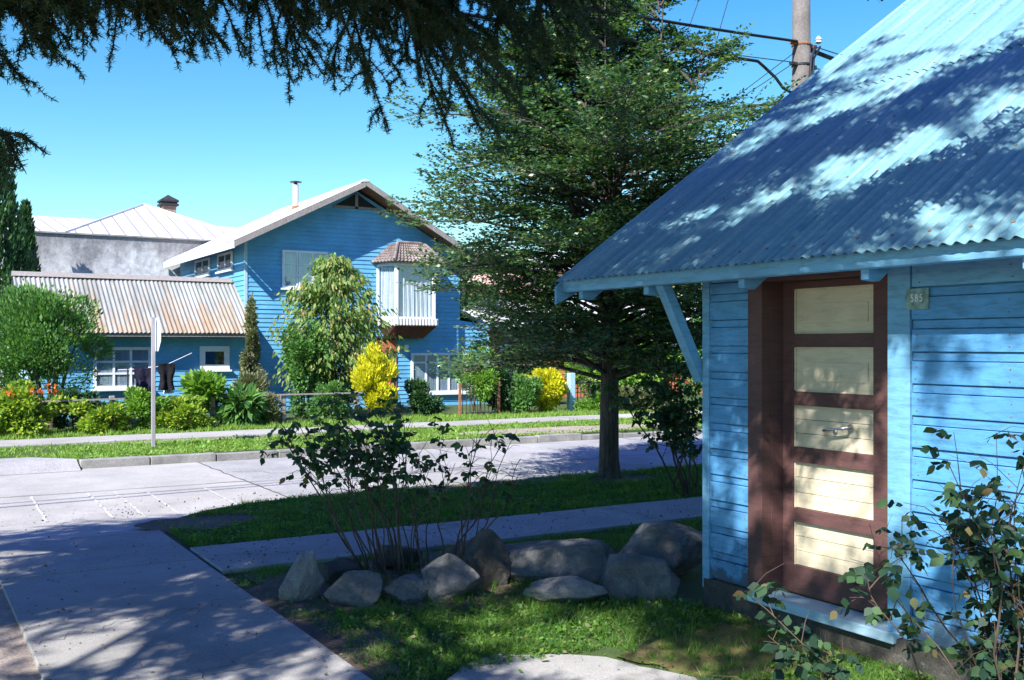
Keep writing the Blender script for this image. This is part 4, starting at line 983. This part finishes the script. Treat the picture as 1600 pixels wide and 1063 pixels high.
# bay window
def bayset():
    bay = MB()
    A = (11.30, HY); Bq = (11.54, 25.3); Cq = (12.66, 25.3); Dq = (12.92, HY); z0, z1 = 2.42, 3.92
    o = obj('bay_window', MB().prism([(A[0], A[1], 2.2), (Bq[0], Bq[1], 2.2), (Cq[0], Cq[1], 2.2), (Dq[0], Dq[1], 2.2)], (0, 0, .2)), 'white', house)
    obj('lintel', MB().prism([(A[0], A[1], z1), (Bq[0], Bq[1], z1), (Cq[0], Cq[1], z1), (Dq[0], Dq[1], z1)], (0, 0, .1)), 'white', o)
    ps = MB()
    for q in (A, Bq, Cq, Dq): ps.box(q[0] - .04, q[0] + .04, q[1] - .04, q[1] + .04, z0 - .02, z1)
    for a, b in ((A, Bq), (Bq, Cq), (Cq, Dq)):
        for z in (z0 + .03, z1 - .03): ps.beam((a[0], a[1], z), (b[0], b[1], z), .05, .06)
    for f in (.5,):
        ps.beam((Bq[0] + (Cq[0] - Bq[0]) * .97, 25.3, z0), (Bq[0] + (Cq[0] - Bq[0]) * .97, 25.3, z1), .03, .03)
    obj('frame', ps, 'white', o)
    gl = MB(); cu = MB()
    for a, b in ((A, Bq), (Bq, Cq), (Cq, Dq)):
        d = (Vector((b[0], b[1], 0)) - Vector((a[0], a[1], 0))).normalized(); n = Vector((-d.y, d.x, 0))
        if n.y < 0: n = -n
        pa, pb = Vector((a[0], a[1], 0)) + d * .045, Vector((b[0], b[1], 0)) - d * .045
        gl.add([(pa.x, pa.y, z0), (pb.x, pb.y, z0), (pb.x, pb.y, z1), (pa.x, pa.y, z1)], [(0, 1, 2, 3)])
        k = 40; vs = []
        for zz_ in (z0 + .04, z1 - .02):
            for i in range(k + 1):
                p = pa.lerp(pb, i / k) + n * (.06 + .018 * math.sin(i * 1.25 + (1.2 if zz_ > 3 else 0)) + .01 * math.sin(i * 2.9)); vs.append((p.x, p.y, zz_))
        cu.add(vs, [(i, i + 1, k + 2 + i, k + 1 + i) for i in range(k)])
    obj('pane', gl, 'glass', o); obj('pane_backing', cu, 'pane_backing', o)
    # tiled hipped roof over the bay
    E = [(11.10, HY), (11.38, 25.08), (12.84, 25.08), (13.12, HY)]; ze = 3.95; T = [(11.72, HY, 4.5), (11.80, 25.78, 4.5), (12.60, 25.78, 4.5), (12.70, HY, 4.5)]
    tr = MB(); rows = 7
    for (e0, e1, t0, t1, nc) in ((E[0], E[1], T[0], T[1], 7), (E[1], E[2], T[1], T[2], 13), (E[2], E[3], T[2], T[3], 7)):
        e0 = Vector((*e0, ze)); e1 = Vector((*e1, ze)); t0 = Vector(t0); t1 = Vector(t1)
        nrm = (e1 - e0).cross(t0 - e0).normalized()
        if nrm.z < 0: nrm = -nrm
        for r in range(rows):
            f0, f1 = r / rows, (r + 1.12) / rows
            a0, b0 = e0.lerp(t0, f0), e1.lerp(t1, f0); a1, b1 = e0.lerp(t0, min(1, f1)), e1.lerp(t1, min(1, f1)); k = nc * 4; vs = []
            for (p, q_, lift) in ((a0, b0, .034), (a1, b1, .008)):
                for i in range(k + 1): vs.append(p.lerp(q_, i / k) + nrm * (lift + .022 * math.sin(i / 4 * 2 * math.pi)))
            for i in range(k + 1): vs.append(vs[i] - nrm * .03)
            tr.add(vs, [(i, i + 1, k + 2 + i, k + 1 + i) for i in range(k)] + [(2 * (k + 1) + i, 2 * (k + 1) + i + 1, i + 1, i) for i in range(k)])
    tr.add([(*E[0], ze), (*E[1], ze), (*E[2], ze), (*E[3], ze)], [(0, 1, 2, 3)])
    for (p, q_) in (((*E[1], ze + .05), (T[1][0], T[1][1], 4.54)), ((*E[2], ze + .05), (T[2][0], T[2][1], 4.54)), ((T[1][0], T[1][1], 4.54), (T[2][0], T[2][1], 4.54))):
        tr.tube([p, q_], .045, 8)
    obj('tiled_roof', tr, 'tile', o)
    # fluted sill skirt and the dark tapering base
    S = [(11.28, HY - .03), (11.48, 25.2), (12.72, 25.2), (12.96, HY - .03)]; sk = MB()
    for a, b, k in ((S[0], S[1], 6), (S[1], S[2], 13), (S[2], S[3], 6)):
        for i in range(k):
            p = Vector((*a, 0)).lerp(Vector((*b, 0)), (i + .5) / k); sk.lathe((p.x, p.y, 2.24), [(.04, 0), (.052, .02), (.040, .19)], 8)
    obj('skirt', sk, 'zinc', o)
    bs = MB(); lo = [(11.50, HY - .03, 1.9), (11.66, 25.62, 1.9), (12.5, 25.62, 1.9), (12.68, HY - .03, 1.9)]; hi = [(p[0], p[1], 2.23) for p in S]
    bs.add(lo + hi, [(0, 3, 2, 1), (4, 5, 6, 7), (0, 1, 5, 4), (1, 2, 6, 5), (2, 3, 7, 6)])
    obj('bracket', bs, 'redbrown', o)
bayset()
# ------------------------------------------------------------------ annex with the rusty roof
ax = thing('rusty_roofed_annex', 'low blue clapboard annex with a rusty corrugated roof left of the house', 'house', (5.0, 25.6, 0))
AY = 25.6; aw = MB(); aw.box(2.65, HX0 - .005, AY, AY + .1, 0, 2.16); laps(aw, lambda z: 2.63, lambda z: HX0, 0, 2.16, AY, .12)
obj('wall', aw, 'siding_far', ax)
aw = MB(); aw.prism([(2.65, AY + .1, 0), (2.65, 28.9, 0), (2.65, 28.9, 2.1), (2.65, 27.1, 3.34), (2.65, AY + .1, 2.25)], (.06, 0, 0)); obj('wall', aw, 'wall_pale', ax)
vs_ = Vector((0, 2.0, 1.42)).normalized()
ar = corrugated((2.35, 25.1, 2.0), (1, 0, 0), vs_, 5.27, 2.46, .105, .016, 6, 3, .006, .03); obj('roof', ar, 'rustroof', ax)
ar = corrugated((2.35, 29.1, 2.0), (1, 0, 0), Vector((0, -2, 1.42)).normalized(), 5.25, 2.44, .105, .016, 4, 1, .006); obj('roof', ar, 'rustroof', ax)
obj('ridge_cap', MB().prism([(2.33, 26.94, 3.36), (2.33, 27.1, 3.48), (2.33, 27.26, 3.36)], (5.25, 0, 0)), 'greywood', ax)
obj('fascia', MB().box(2.4, 7.6, 25.14, 25.17, 1.91, 1.985).prism([(2.37, 25.1, 1.9), (2.37, 25.1, 1.985), (2.37, 27.1, 3.4), (2.37, 27.1, 3.3)], (.03, 0, 0)), 'greywood', ax)
for x in [2.9, 3.7, 4.5, 5.3, 6.1, 6.9, 7.5]: obj('rafter', MB().box(x, x + .05, 25.18, AY, 1.93, 1.99), 'wall_pale', ax)
window(ax, 3.92, 5.22, .68, 1.66, AY - .026, [.33, .66], [.34, .67], .07, .05)
window(ax, 6.37, 7.10, 1.10, 1.68, AY - .026, [], [], .13, .05, pane_backing='dark')
# ------------------------------------------------------------------ stucco building behind
sb = thing('stucco_building', 'long grey mould-stained stucco building with a white metal hipped roof behind the annex', 'building', (8, 33, 0))
obj('wall', MB().box(1.8, 16, 33.2, 33.4, 0, 5.04).box(1.8, 2.0, 33.4, 46, 0, 5.0).box(15.8, 16, 33.4, 46, 0, 5.0), 'stucco', sb)
obj('coping', MB().box(1.7, 16.1, 33.14, 33.44, 5.042, 5.09), 'kerb', sb)
rr = MB(); rr.add([(1.7, 33.45, 5.07), (16, 33.45, 5.07), (16, 40, 6.32), (1.7, 40, 6.32), (16, 46.5, 5.05), (1.7, 46.5, 5.05)], [(0, 1, 2, 3), (3, 2, 4, 5)])
obj('roof', rr, 'seamroof', sb)
hp = MB(); hp.add([(4.3, 33.43, 5.09), (10.5, 33.43, 5.09), (7.5, 38, 6.7), (7.5, 42, 6.7)], [(0, 1, 2), (0, 2, 3), (1, 3, 2)])
obj('roof', hp, 'seamroof', sb)
obj('hip_cap', MB().tube([(4.3, 33.43, 5.1), (7.5, 38, 6.71), (10.5, 33.43, 5.1)], .05, 6).tube([(7.5, 38, 6.71), (7.5, 42, 6.71)], .05, 6), 'zinc', sb)
sk = obj('skylight', MB().beam((9.35, 36.1, 5.75), (10.2, 36.1, 5.75), .75, .08, (0, -.3, 1)), 'darkmetal', sb)
obj('pane', MB().beam((9.42, 36.08, 5.80), (10.13, 36.08, 5.80), .62, .03, (0, -.3, 1)), 'zinc', sk)
ch = obj('chimney', MB().box(8.55, 9.05, 39.8, 40.3, 6.2, 6.98), 'brick', sb)
obj('chimney_cap', MB().box(8.47, 9.13, 39.72, 40.38, 6.985, 7.06).box(8.52, 9.08, 39.77, 40.33, 7.065, 7.12).box(8.47, 9.13, 39.72, 40.38, 7.125, 7.19)
    .add([(8.47, 39.72, 7.192), (9.13, 39.72, 7.192), (9.13, 40.38, 7.192), (8.47, 40.38, 7.192), (8.8, 40.05, 7.42)], [(0, 1, 4), (1, 2, 4), (2, 3, 4), (3, 0, 4), (3, 2, 1, 0)]), 'darkmetal', ch)
obj('vent_pipe', MB().tube([(10.9, 36, 5.5), (10.9, 36, 6.0)], .03, 8), 'darkmetal', sb)
# ------------------------------------------------------------------ houses further right
rh = thing('red_board_house', 'low orange-red board house behind the garden at the right', 'house', (18, 28, 0))
wl = MB(); wl.box(15.9, 26, 28, 28.1, 0, 2.3); laps(wl, lambda z: 15.9, lambda z: 26, 0, 2.3, 28, .15); obj('wall', wl, 'redwood', rh)
obj('roof', MB().prism([(15.6, 27.5, 2.2), (15.6, 30.5, 3.4), (15.6, 33.5, 2.2), (15.6, 30.5, 3.3)], (11, 0, 0)), 'zinc', rh)
window(rh, 16.3, 17.3, .8, 1.75, 27.975, [.5], [], .07, .05); window(rh, 22.3, 23.5, .8, 1.75, 27.975, [.5], [], .07, .05)
ph = thing('pink_house', 'tall pale pink rendered house glimpsed through the street tree', 'house', (19, 34, 0))
obj('wall', MB().box(21, 27, 34, 40, 0, 4.7), 'pink', ph)
obj('roof', MB().prism([(20.7, 33.6, 4.65), (20.7, 37, 5.7), (20.7, 40.4, 4.65), (20.7, 37, 5.5)], (6.6, 0, 0)), 'zinc', ph)
window(ph, 21.8, 22.9, 3.2, 4.2, 33.99, [.5], [], .07, .05, pane_backing='dark'); window(ph, 24.2, 25.33, 3.2, 4.2, 33.99, [.5], [], .07, .05, pane_backing='dark')
# ------------------------------------------------------------------ sign post seen from its edge
sp = thing('stop_sign', 'grey sign post with its octagonal plate seen almost edge-on beside the far kerb', 'sign', (3.62, 17.55, 0))
obj('post', MB().box(3.59, 3.65, 17.52, 17.58, -.1, 2.17), 'postgrey', sp, bevel=.006)
dr_ = Vector((-.03, 1, 0)).normalized()   # plate almost in line with the street behind
c0 = Vector((3.68, 17.6, 1.88)); pts = []
for k in range(8):
    a = R(22.5 + 45 * k); pts.append(c0 + dr_ * .30 * math.cos(a) + Vector((0, 0, .30 * math.sin(a))))
nn = dr_.cross(Vector((0, 0, 1))); mbp = MB().prism(pts, tuple(nn * .006)); obj('plate', mbp, 'white', sp)
# ------------------------------------------------------------------ garden fence: posts with a rail, wire between
fence = thing('garden_fence', 'low grey timber post and rail garden fence in front of the blue house', 'fence', (5, 21.2, 0))
for x in [.3, 1.9, 3.62, 5.55, 7.05, 8.7]:
    h = .68 + random.uniform(-.03, .05); obj('post', MB().beam((x, 21.2, -.05), (x + random.uniform(-.03, .03), 21.2, h), .10, .09, (0, 1, 0)), 'greywood', fence, bevel=.01)
obj('rail', MB().beam((.2, 21.13, .63), (4.4, 21.13, .66), .025, .032).beam((4.4, 21.13, .655), (8.8, 21.13, .655), .025, .032), 'greywood', fence)
wm = MB()
for z in (.12, .28, .44): wm.tube([(.3, 21.15, z), (4, 21.15, z - .02), (8.7, 21.15, z)], .004, 3)
for i in range(110): wm.tube([(.3 + i * .077, 21.15, .02), (.3 + i * .077, 21.15, .64)], .0025, 3)
obj('wire_mesh', wm, 'darkmetal', fence)
gate = thing('picket_fence', 'dark iron picket fence with a pale gate post beside the golden shrub', 'fence', (15.2, 21.6, 0))
obj('gate_post', MB().box(14.62, 14.78, 21.5, 21.66, -.05, 1.0), 'wall_pale', gate, bevel=.01)
pk = MB()
for i in range(34): pk.tube([(14.9 + i * .1, 21.58, 0), (14.9 + i * .1, 21.58, .86)], .012, 5)
pk.beam((14.8, 21.58, .12), (18.3, 21.58, .12), .02, .035).beam((14.8, 21.58, .74), (18.3, 21.58, .74), .02, .035)
obj('pickets', pk, 'darkmetal', gate)
gp = thing('gate_posts', 'rusty iron gate between rose bushes in front of the porch door', 'gate', (12.6, 21.3, 0))
obj('gate_post', MB().box(12.37, 12.43, 21.27, 21.33, -.05, .85), 'rust', gp); obj('gate_post', MB().box(11.32, 11.37, 21.27, 21.32, -.05, .8), 'rust', gp)
gm = MB()
for i in range(10): gm.tube([(11.42 + i * .1, 21.3, .05), (11.42 + i * .1, 21.3, .8)], .01, 4)
gm.beam((11.38, 21.3, .1), (12.35, 21.3, .1), .02, .03).beam((11.38, 21.3, .72), (12.35, 21.3, .72), .02, .03); obj('gate_leaf', gm, 'darkmetal', gp)
# ------------------------------------------------------------------ washing line
cl = thing('washing_line', 'thin white line running from the window to a stake with clothes on it', 'clothes line', (5.0, 24.6, 0))
obj('line', MB().tube([(4.35, 24.9, 1.14), (4.9, 24.6, 1.16), (5.35, 24.6, 1.24), (5.95, 24.6, 1.52)], .008, 4), 'white', cl)
obj('stake', MB().tube([(4.55, 24.8, 0), (4.55, 24.8, 1.17)], .02, 6).tube([(5.05, 24.7, 0), (5.06, 24.7, 1.2)], .018, 6), 'darkmetal', cl)
def garment(name, label, cat, x0, x1, z0, z1, y, mat, seed, sleeves=True):
    k, r = 16, 12; vs = []
    for j in range(r + 1):
        for i in range(k + 1):
            u, v = i / k, j / r; x = x0 + (x1 - x0) * u; z = z1 - (z1 - z0) * v
            if v > .8 and sleeves: z += .10 * math.sin(u * math.pi) * (v - .8) / .2 - .02
            x += (.5 - u) * .10 * math.sin(v * 3) * (1 if v > .35 else .2)
            vs.append((x, y + .035 * math.sin(u * 11 + seed) * (v + .15) + .02 * mn.noise(Vector((u * 4, v * 4, seed))), z + .02 * mn.noise(Vector((u * 3, seed, v)))))
    mb = MB().add(vs, [(j * (k + 1) + i, j * (k + 1) + i + 1, (j + 1) * (k + 1) + i + 1, (j + 1) * (k + 1) + i) for j in range(r) for i in range(k)])
    o = obj(name, mb, mat, loc=((x0 + x1) / 2, y, z0)); s = o.modifiers.new('thick', 'SOLIDIFY'); s.thickness = .012
    return tag(o, label, cat)
garment('hanging_shirt', 'dark navy shirt hanging on the line left of the sign post', 'shirt', 4.64, 5.10, .50, 1.18, 24.56, 'navy', 1)
garment('hanging_trousers', 'black garment hanging on the line right of the sign post', 'clothing', 5.16, 5.54, .66, 1.28, 24.5, 'blackcloth', 2, False)
garment('hanging_towel', 'white cloth hanging behind the black garment', 'cloth', 5.30, 5.56, .58, 1.16, 24.64, 'whitecloth', 3, False)
garment('hanging_cloth', 'small white cloth showing below the navy shirt', 'cloth', 4.84, 4.98, .50, .80, 24.62, 'whitecloth', 4, False)
# ------------------------------------------------------------------ utility pole and cables
px_, py_ = 11.72, 11.03
up = thing('utility_pole', 'tall grey concrete utility pole rising behind the shed roof', 'pole', (px_, py_, 0))
obj('shaft', MB().tube([(px_, py_, -.1), (px_, py_, 4), (px_, py_, 9.5)], [.18, .148, .12], 14), 'pole', up, smooth=True)
for z in (6.24, 5.93): obj('clamp', MB().lathe((px_, py_, z), [(.142, -.02), (.148, -.01), (.148, .01), (.142, .02)], 18).box(px_ + .12, px_ + .28, py_ - .05, py_ + .03, z - .03, z + .03).box(px_ - .26, px_ - .14, py_ - .06, py_ - .0, z - .02, z + .02), 'rust' if z > 6 else 'darkmetal', up)
obj('conduit', MB().tube([(px_ - .03, py_ - .17, 4.8), (px_ - .03, py_ - .19, 5.6), (px_ - .0, py_ - .2, 6.0), (px_ + .12, py_ - .17, 6.2)], .022, 6).tube([(px_ + .03, py_ - .17, 4.8), (px_ + .03, py_ - .19, 5.5), (px_ + .06, py_ - .19, 6.0), (px_ + .25, py_ - .14, 6.22)], .018, 6), 'cable', up, smooth=True)
obj('insulator', MB().lathe((px_ + .24, py_ - .12, 6.27), [(.03, 0), (.055, .02), (.035, .04), (.055, .06), (.035, .08), (.02, .11)], 12), 'white', up)
obj('cross_arm', MB().box(px_ - 1.0, px_ + 1.0, py_ - .22, py_ - .14, 8.6, 8.72), 'greywood', up)
def cable(label, a, b, sag, r, n=24, extra=None, g='overhead cables fixed to the utility pole'):
    a, b = Vector(a), Vector(b); pts = [a.lerp(b, i / n) - Vector((0, 0, 4 * sag * (i / n) * (1 - i / n))) for i in range(n + 1)]
    if extra: pts += [Vector(e) for e in extra]
    o = obj('overhead_cable', MB().tube(pts, r, 5), 'cable', loc=tuple(b)); return tag(o, label, 'cable', g)
cable('thick black upper cable running left from the pole clamp', (-14, 9.2, 6.7), (px_ - .15, py_ - .06, 6.26), .62, .022)
cable('thick black lower cable that loops down to the pole before the shed roof', (-14, 9.2, 5.4), (10.75, 10.95, 5.84), .25, .024, 30,
      [(11.0, 11.05, 5.80), (11.2, 11.04, 5.68), (11.35, 11.04, 5.55), (11.5, 11.03, 5.50), (11.60, 11.02, 5.50)])
cable('thin wire below the thick cables running left from the pole', (-14, 9.3, 5.0), (px_ - .16, py_, 5.96), .25, .007)
cable('thick black bundle leaving the pole to the right above the shed roof', (px_ + .15, py_, 6.2), (22, 10.6, 5.5), .2, .035)
cable('thin wire leaving the pole to the right above the thick bundle', (px_ + .2, py_, 6.27), (22, 10.4, 5.9), .2, .008)
cable('thin wire leaving the pole to the right at the lower clamp', (px_ + .2, py_, 5.95), (22, 10.2, 5.2), .2, .008)
cable('thin wire descending from the pole to the right gable of the blue house', (13.9, 25.6, 4.1), (px_ - .16, py_, 6.1), .3, .006)
cable('thin wire descending from the pole to the bay window roof of the blue house', (12.9, 25.9, 4.2), (px_ - .16, py_, 5.95), .35, .006)
cable('thin slanting wire crossing behind the pole towards the upper sky', (9.6, 11.2, 4.4), (11.1, 11.3, 8.4), -.1, .006)
cable('thin slanting wire left of the pole rising through the treetop', (10.2, 12.2, 5.9), (11.2, 12.2, 8.2), 0, .006)
# ------------------------------------------------------------------ garden planting across the street
bush('round_shrub', 'large round bright green shrub in front of the annex roof at the left', 'shrub', (2.55, 23.0, 1.85), (1.42, 1.1, 1.15), 26000, .08, 'midgreen', 30, .34, .42, -1.0, .4, stems=12, base=(2.7, 23.0), stemr=.035)
bush('left_shrub', 'light green shrub cut off by the left edge of the photo behind the flowers', 'shrub', (.75, 23.4, 1.25), (1.1, .9, 1.3), 14000, .075, 'limegreen', 18, .4, .5, -.3, stems=6, stemr=.02)
def flowers(t, n, c, r, s):
    P, d = in_lumps(n, c, r, max(4, n // 3), .25, .5)
    for p in P:
        q = p + rng.standard_normal((9, 3)) * .015; npobj('flower', leaf_quads(q, rand_dirs(9), s, .7), 4, 'orange', t)
f1 = bush('flowering_shrub', 'wide yellow-green shrub with orange-red flowers at the left beyond the pavement', 'shrub', (1.95, 20.95, .46), (1.2, .55, .60), 12000, .08, 'yellowgreen', 34, .24, .6, .0, .8, stems=5)
flowers(f1, 34, (2.0, 20.9, .82), (.95, .4, .22), .055)
bush('flowering_shrub', 'low yellow-green shrub at the far left edge beside the pavement', 'shrub', (.55, 20.9, .42), (.85, .5, .55), 7000, .08, 'yellowgreen', 20, .26, .6, 0, .8, stems=4)
lows = [((3.45, 20.75, .25), (.48, .36, .28), 'low spreading yellow-green shrub touching the pavement left of the sign post'), ((4.05, 20.95, .42), (.55, .4, .40), 'rounded yellow-green shrub directly behind the sign post'),
        ((4.85, 20.8, .30), (.62, .38, .34), 'low yellow-green shrub right of the sign post below the clothes'), ((3.0, 21.5, .45), (.5, .4, .42), 'dark shaded shrub between the flowering shrub and the fence post')]
for i, (c, r, l) in enumerate(lows): bush('low_shrub', l, 'shrub', c, (r[0], r[1], r[2] * 1.15), 5200, .075, 'darkgreen' if i == 3 else ('yellowgreen', 'limegreen', 'yellowgreen')[i], 17, .27, .5, -.2, .7, group='low shrubs along the garden fence')
bush('broadleaf_plant', 'bushy plant with broad bright leaves left of the glossy plant below the small window', 'plant', (5.45, 21.35, .72), (.48, .4, .40), 1500, .20, 'limegreen', 8, .45, .38, -.6, .6, stems=5, hexa=True, stemr=.02)
bush('glossy_plant', 'glossy plant with long drooping leaves below the small annex window', 'plant', (6.2, 21.2, .42), (.45, .35, .38), 900, .26, 'midgreen', 6, .5, .30, .3, .6, stems=5, hexa=True)
bush('dry_plant', 'dry olive weedy clump between the glossy plant and the fence post', 'plant', (6.75, 21.3, .34), (.45, .3, .38), 4500, .08, 'olive', 12, .4, .25, -.8, .2, stems=5)
bush('tall_weed', 'pale feathery plant standing against the wall under the small window', 'plant', (6.75, 22.6, .8), (.4, .3, .5), 3500, .08, 'olive', 10, .42, .3, -.8, .3, stems=5)
bush('climbing_plant', 'slender climbing plant on the annex corner right of the small window', 'plant', (7.35, 24.6, 1.5), (.30, .3, 1.35), 4200, .085, 'olive', 14, .28, .6, .2, .5, stems=3, base=(7.3, 24.6))
# drooping-leaved fruit tree in front of the house
def fruit_tree():
    bx, by = 8.95, 23.3; t = thing('fruit_tree', 'leafy fruit tree with drooping yellow-green leaves in front of the house', 'tree', (bx, by, 0))
    rdm = random.Random(12); tr = MB(); tr.tube([(bx, by, -.05), (bx + .03, by, .7), (bx, by, 1.5), (bx + .05, by, 2.6), (bx, by, 3.5)], [.08, .07, .055, .035, .01], 8)
    P = []; D = []
    prof = [(0.5, .9), (1.0, 1.25), (1.5, 1.5), (2.1, 1.5), (2.7, 1.25), (3.2, .85), (3.8, .3)]
    for i in range(230):
        z0 = .45 + 3.3 * rdm.random() ** .9; rr_ = np.interp(z0, [p[0] for p in prof], [p[1] for p in prof]) * rdm.uniform(.55, 1.12)
        a = rdm.uniform(0, 6.283); e = Vector((bx + math.cos(a) * rr_, by + math.sin(a) * rr_ * .9, z0)); p0 = Vector((bx, by, max(.5, z0 - rr_ * .7)))
        m1 = p0.lerp(e, .6) + Vector((0, 0, .12)); tr.tube([p0, m1, e], [.016, .009, .003], 4, False)
        for k in range(52):
            f = rdm.uniform(.3, 1.05); c = p0.lerp(m1, f / .6) if f < .6 else m1.lerp(e, (f - .6) / .4)
            c = c + Vector((rdm.gauss(0, .10), rdm.gauss(0, .10), rdm.gauss(0, .07))); P.append(c); D.append((math.cos(a) * .6 + rdm.gauss(0, .4), math.sin(a) * .6 + rdm.gauss(0, .4), -.9))
    obj('trunk', tr, 'bark', t); npobj('crown', leaf_hex(np.array(P), np.array(D), .125, .40, .5), 6, 'fruit', t)
fruit_tree()
bush('vine_shrub', 'loose green shrub with small round leaves left of the fruit tree trunk', 'shrub', (8.05, 22.6, 1.25), (.62, .5, 1.2), 5200, .075, 'midgreen', 22, .24, .8, .1, .5, stems=5)
bush('golden_shrub', 'tall egg-shaped golden yellow shrub in front of the porch door', 'shrub', (9.42, 21.9, .86), (.60, .5, .78), 9500, .085, 'gold', 34, .24, .45, -1.4, .2, stems=4, outw=.9, shell=.7)
bush('golden_shrub', 'wide golden yellow shrub beside the pale gate post', 'shrub', (13.95, 21.7, .58), (.66, .5, .68), 7500, .09, 'gold', 26, .25, .55, -.6, .3, stems=4, outw=.8)
bush('young_tree', 'light green feathery young tree in front of the lower house window', 'tree', (11.95, 21.6, .9), (.62, .5, .75), 6500, .075, 'limegreen', 16, .36, .4, -.3, .4, stems=4)
bush('garden_shrub', 'dark green shrub right of the young tree below the house window', 'shrub', (12.75, 21.7, .55), (.55, .45, .55), 7000, .07, 'darkgreen', 14, .4, .6, 0, .6, stems=4)
bush('garden_shrub', 'grey-green shrub left of the wide golden shrub', 'shrub', (13.25, 21.4, .50), (.42, .4, .55), 6500, .07, 'midgreen', 14, .4, .5, 0, .6, stems=4)
bush('garden_shrub', 'dark leafy shrub at the porch left of the rusty gate', 'shrub', (10.7, 22.0, .45), (.5, .4, .5), 5000, .07, 'darkgreen', 12, .4, .6, 0, .6, stems=4)
bush('garden_shrub', 'green shrub at the foot of the vine shrub beside the fence post', 'shrub', (8.3, 21.7, .4), (.55, .4, .5), 5500, .07, 'midgreen', 12, .4, .6, 0, .6, stems=4)
bush('garden_shrub', 'bright leafy shrub behind the iron picket fence hiding the red house', 'shrub', (16.6, 23.0, .95), (1.1, .6, .95), 8000, .09, 'limegreen', 24, .3, .6, 0, .6, stems=5)
bush('garden_shrub', 'tall dark shrub left of the iron picket fence under the street tree', 'shrub', (15.0, 24.5, 1.1), (.8, .6, 1.1), 6000, .09, 'darkgreen', 18, .34, .6, 0, .6, stems=5)
bush('flower_clump', 'low leafy clump in front of the iron picket fence', 'plant', (15.4, 21.2, .22), (.7, .3, .3), 4500, .08, 'limegreen', 10, .4, .5, -.2, .6, stems=4)
bush('garden_tree', 'bright green broad tree beyond the trunk of the street tree', 'tree', (17.0, 21.6, 1.25), (1.5, 1.1, 1.15), 16000, .10, 'limegreen', 26, .34, .7, .1, .7, stems=6, stemr=.04)
bush('garden_tree', 'darker green tree right of the bright one near the shed corner', 'tree', (18.9, 21.0, 1.2), (1.3, 1.0, 1.35), 13000, .10, 'midgreen', 22, .36, .7, .1, .7, stems=6, stemr=.05)
bush('pink_tinged_shrub', 'low pale shrub with pinkish tips below the bright garden tree', 'shrub', (16.4, 20.7, .35), (1.0, .4, .42), 7000, .07, 'olive', 16, .38, .5, -.1, .6, stems=4)
bush('right_shrub', 'dark shrub filling the gap beside the shed corner', 'shrub', (21.5, 20.6, .8), (1.1, .8, .9), 8000, .09, 'darkgreen', 16, .4, .7, .1, .7, stems=4)
# background trees
def cypress(name, label, x, y, h, r, n, seed):
    t = thing(name, label, 'tree', (x, y, 0)); rg = random.Random(seed)
    obj('trunk', MB().tube([(x, y, -.1), (x, y, h * .5), (x, y, h * .97)], [r * .2, r * .12, .02], 8), 'bark', t)
    u = rng.random(n) ** .8; z = .25 + (h - .25) * u; rad = r * np.clip((1 - u) ** .62 * 1.15, 0, 1) * (.75 + .25 * rng.random(n)); a = rng.uniform(0, 2 * np.pi, n)
    rad *= 1 + .18 * np.sin(a * 5 + z * 2.3) + .12 * np.sin(a * 9 - z * 4)
    P = np.stack([x + rad * np.cos(a), y + rad * np.sin(a), z], 1); D = np.stack([np.cos(a) * .35, np.sin(a) * .35, np.ones(n)], 1) + rand_dirs(n) * .35
    npobj('crown', leaf_quads(P, D, .17, .35, .1), 4, 'darkgreen', t)
cypress('cypress', 'tall dark cypress at the left edge behind the annex', 2.05, 30.0, 7.3, 1.15, 16000, 1)
cypress('cypress', 'narrow shorter cypress just right of the tall one at the left edge', 3.12, 32.2, 5.7, .48, 7000, 2)
bush('background_tree', 'dark tree behind the street tree, between the blue house and the pink house', 'tree', (16.2, 30, 2.4), (1.6, 1.4, 2.2), 9000, .16, 'darkgreen', 24, .36, .6, .1, stems=6, stemr=.06)
bush('background_tree', 'dark tree beyond the red board house behind the shed brace', 'tree', (23.5, 31, 2.6), (2.6, 1.8, 2.4), 10000, .18, 'darkgreen', 26, .36, .6, .1, stems=6, stemr=.06)
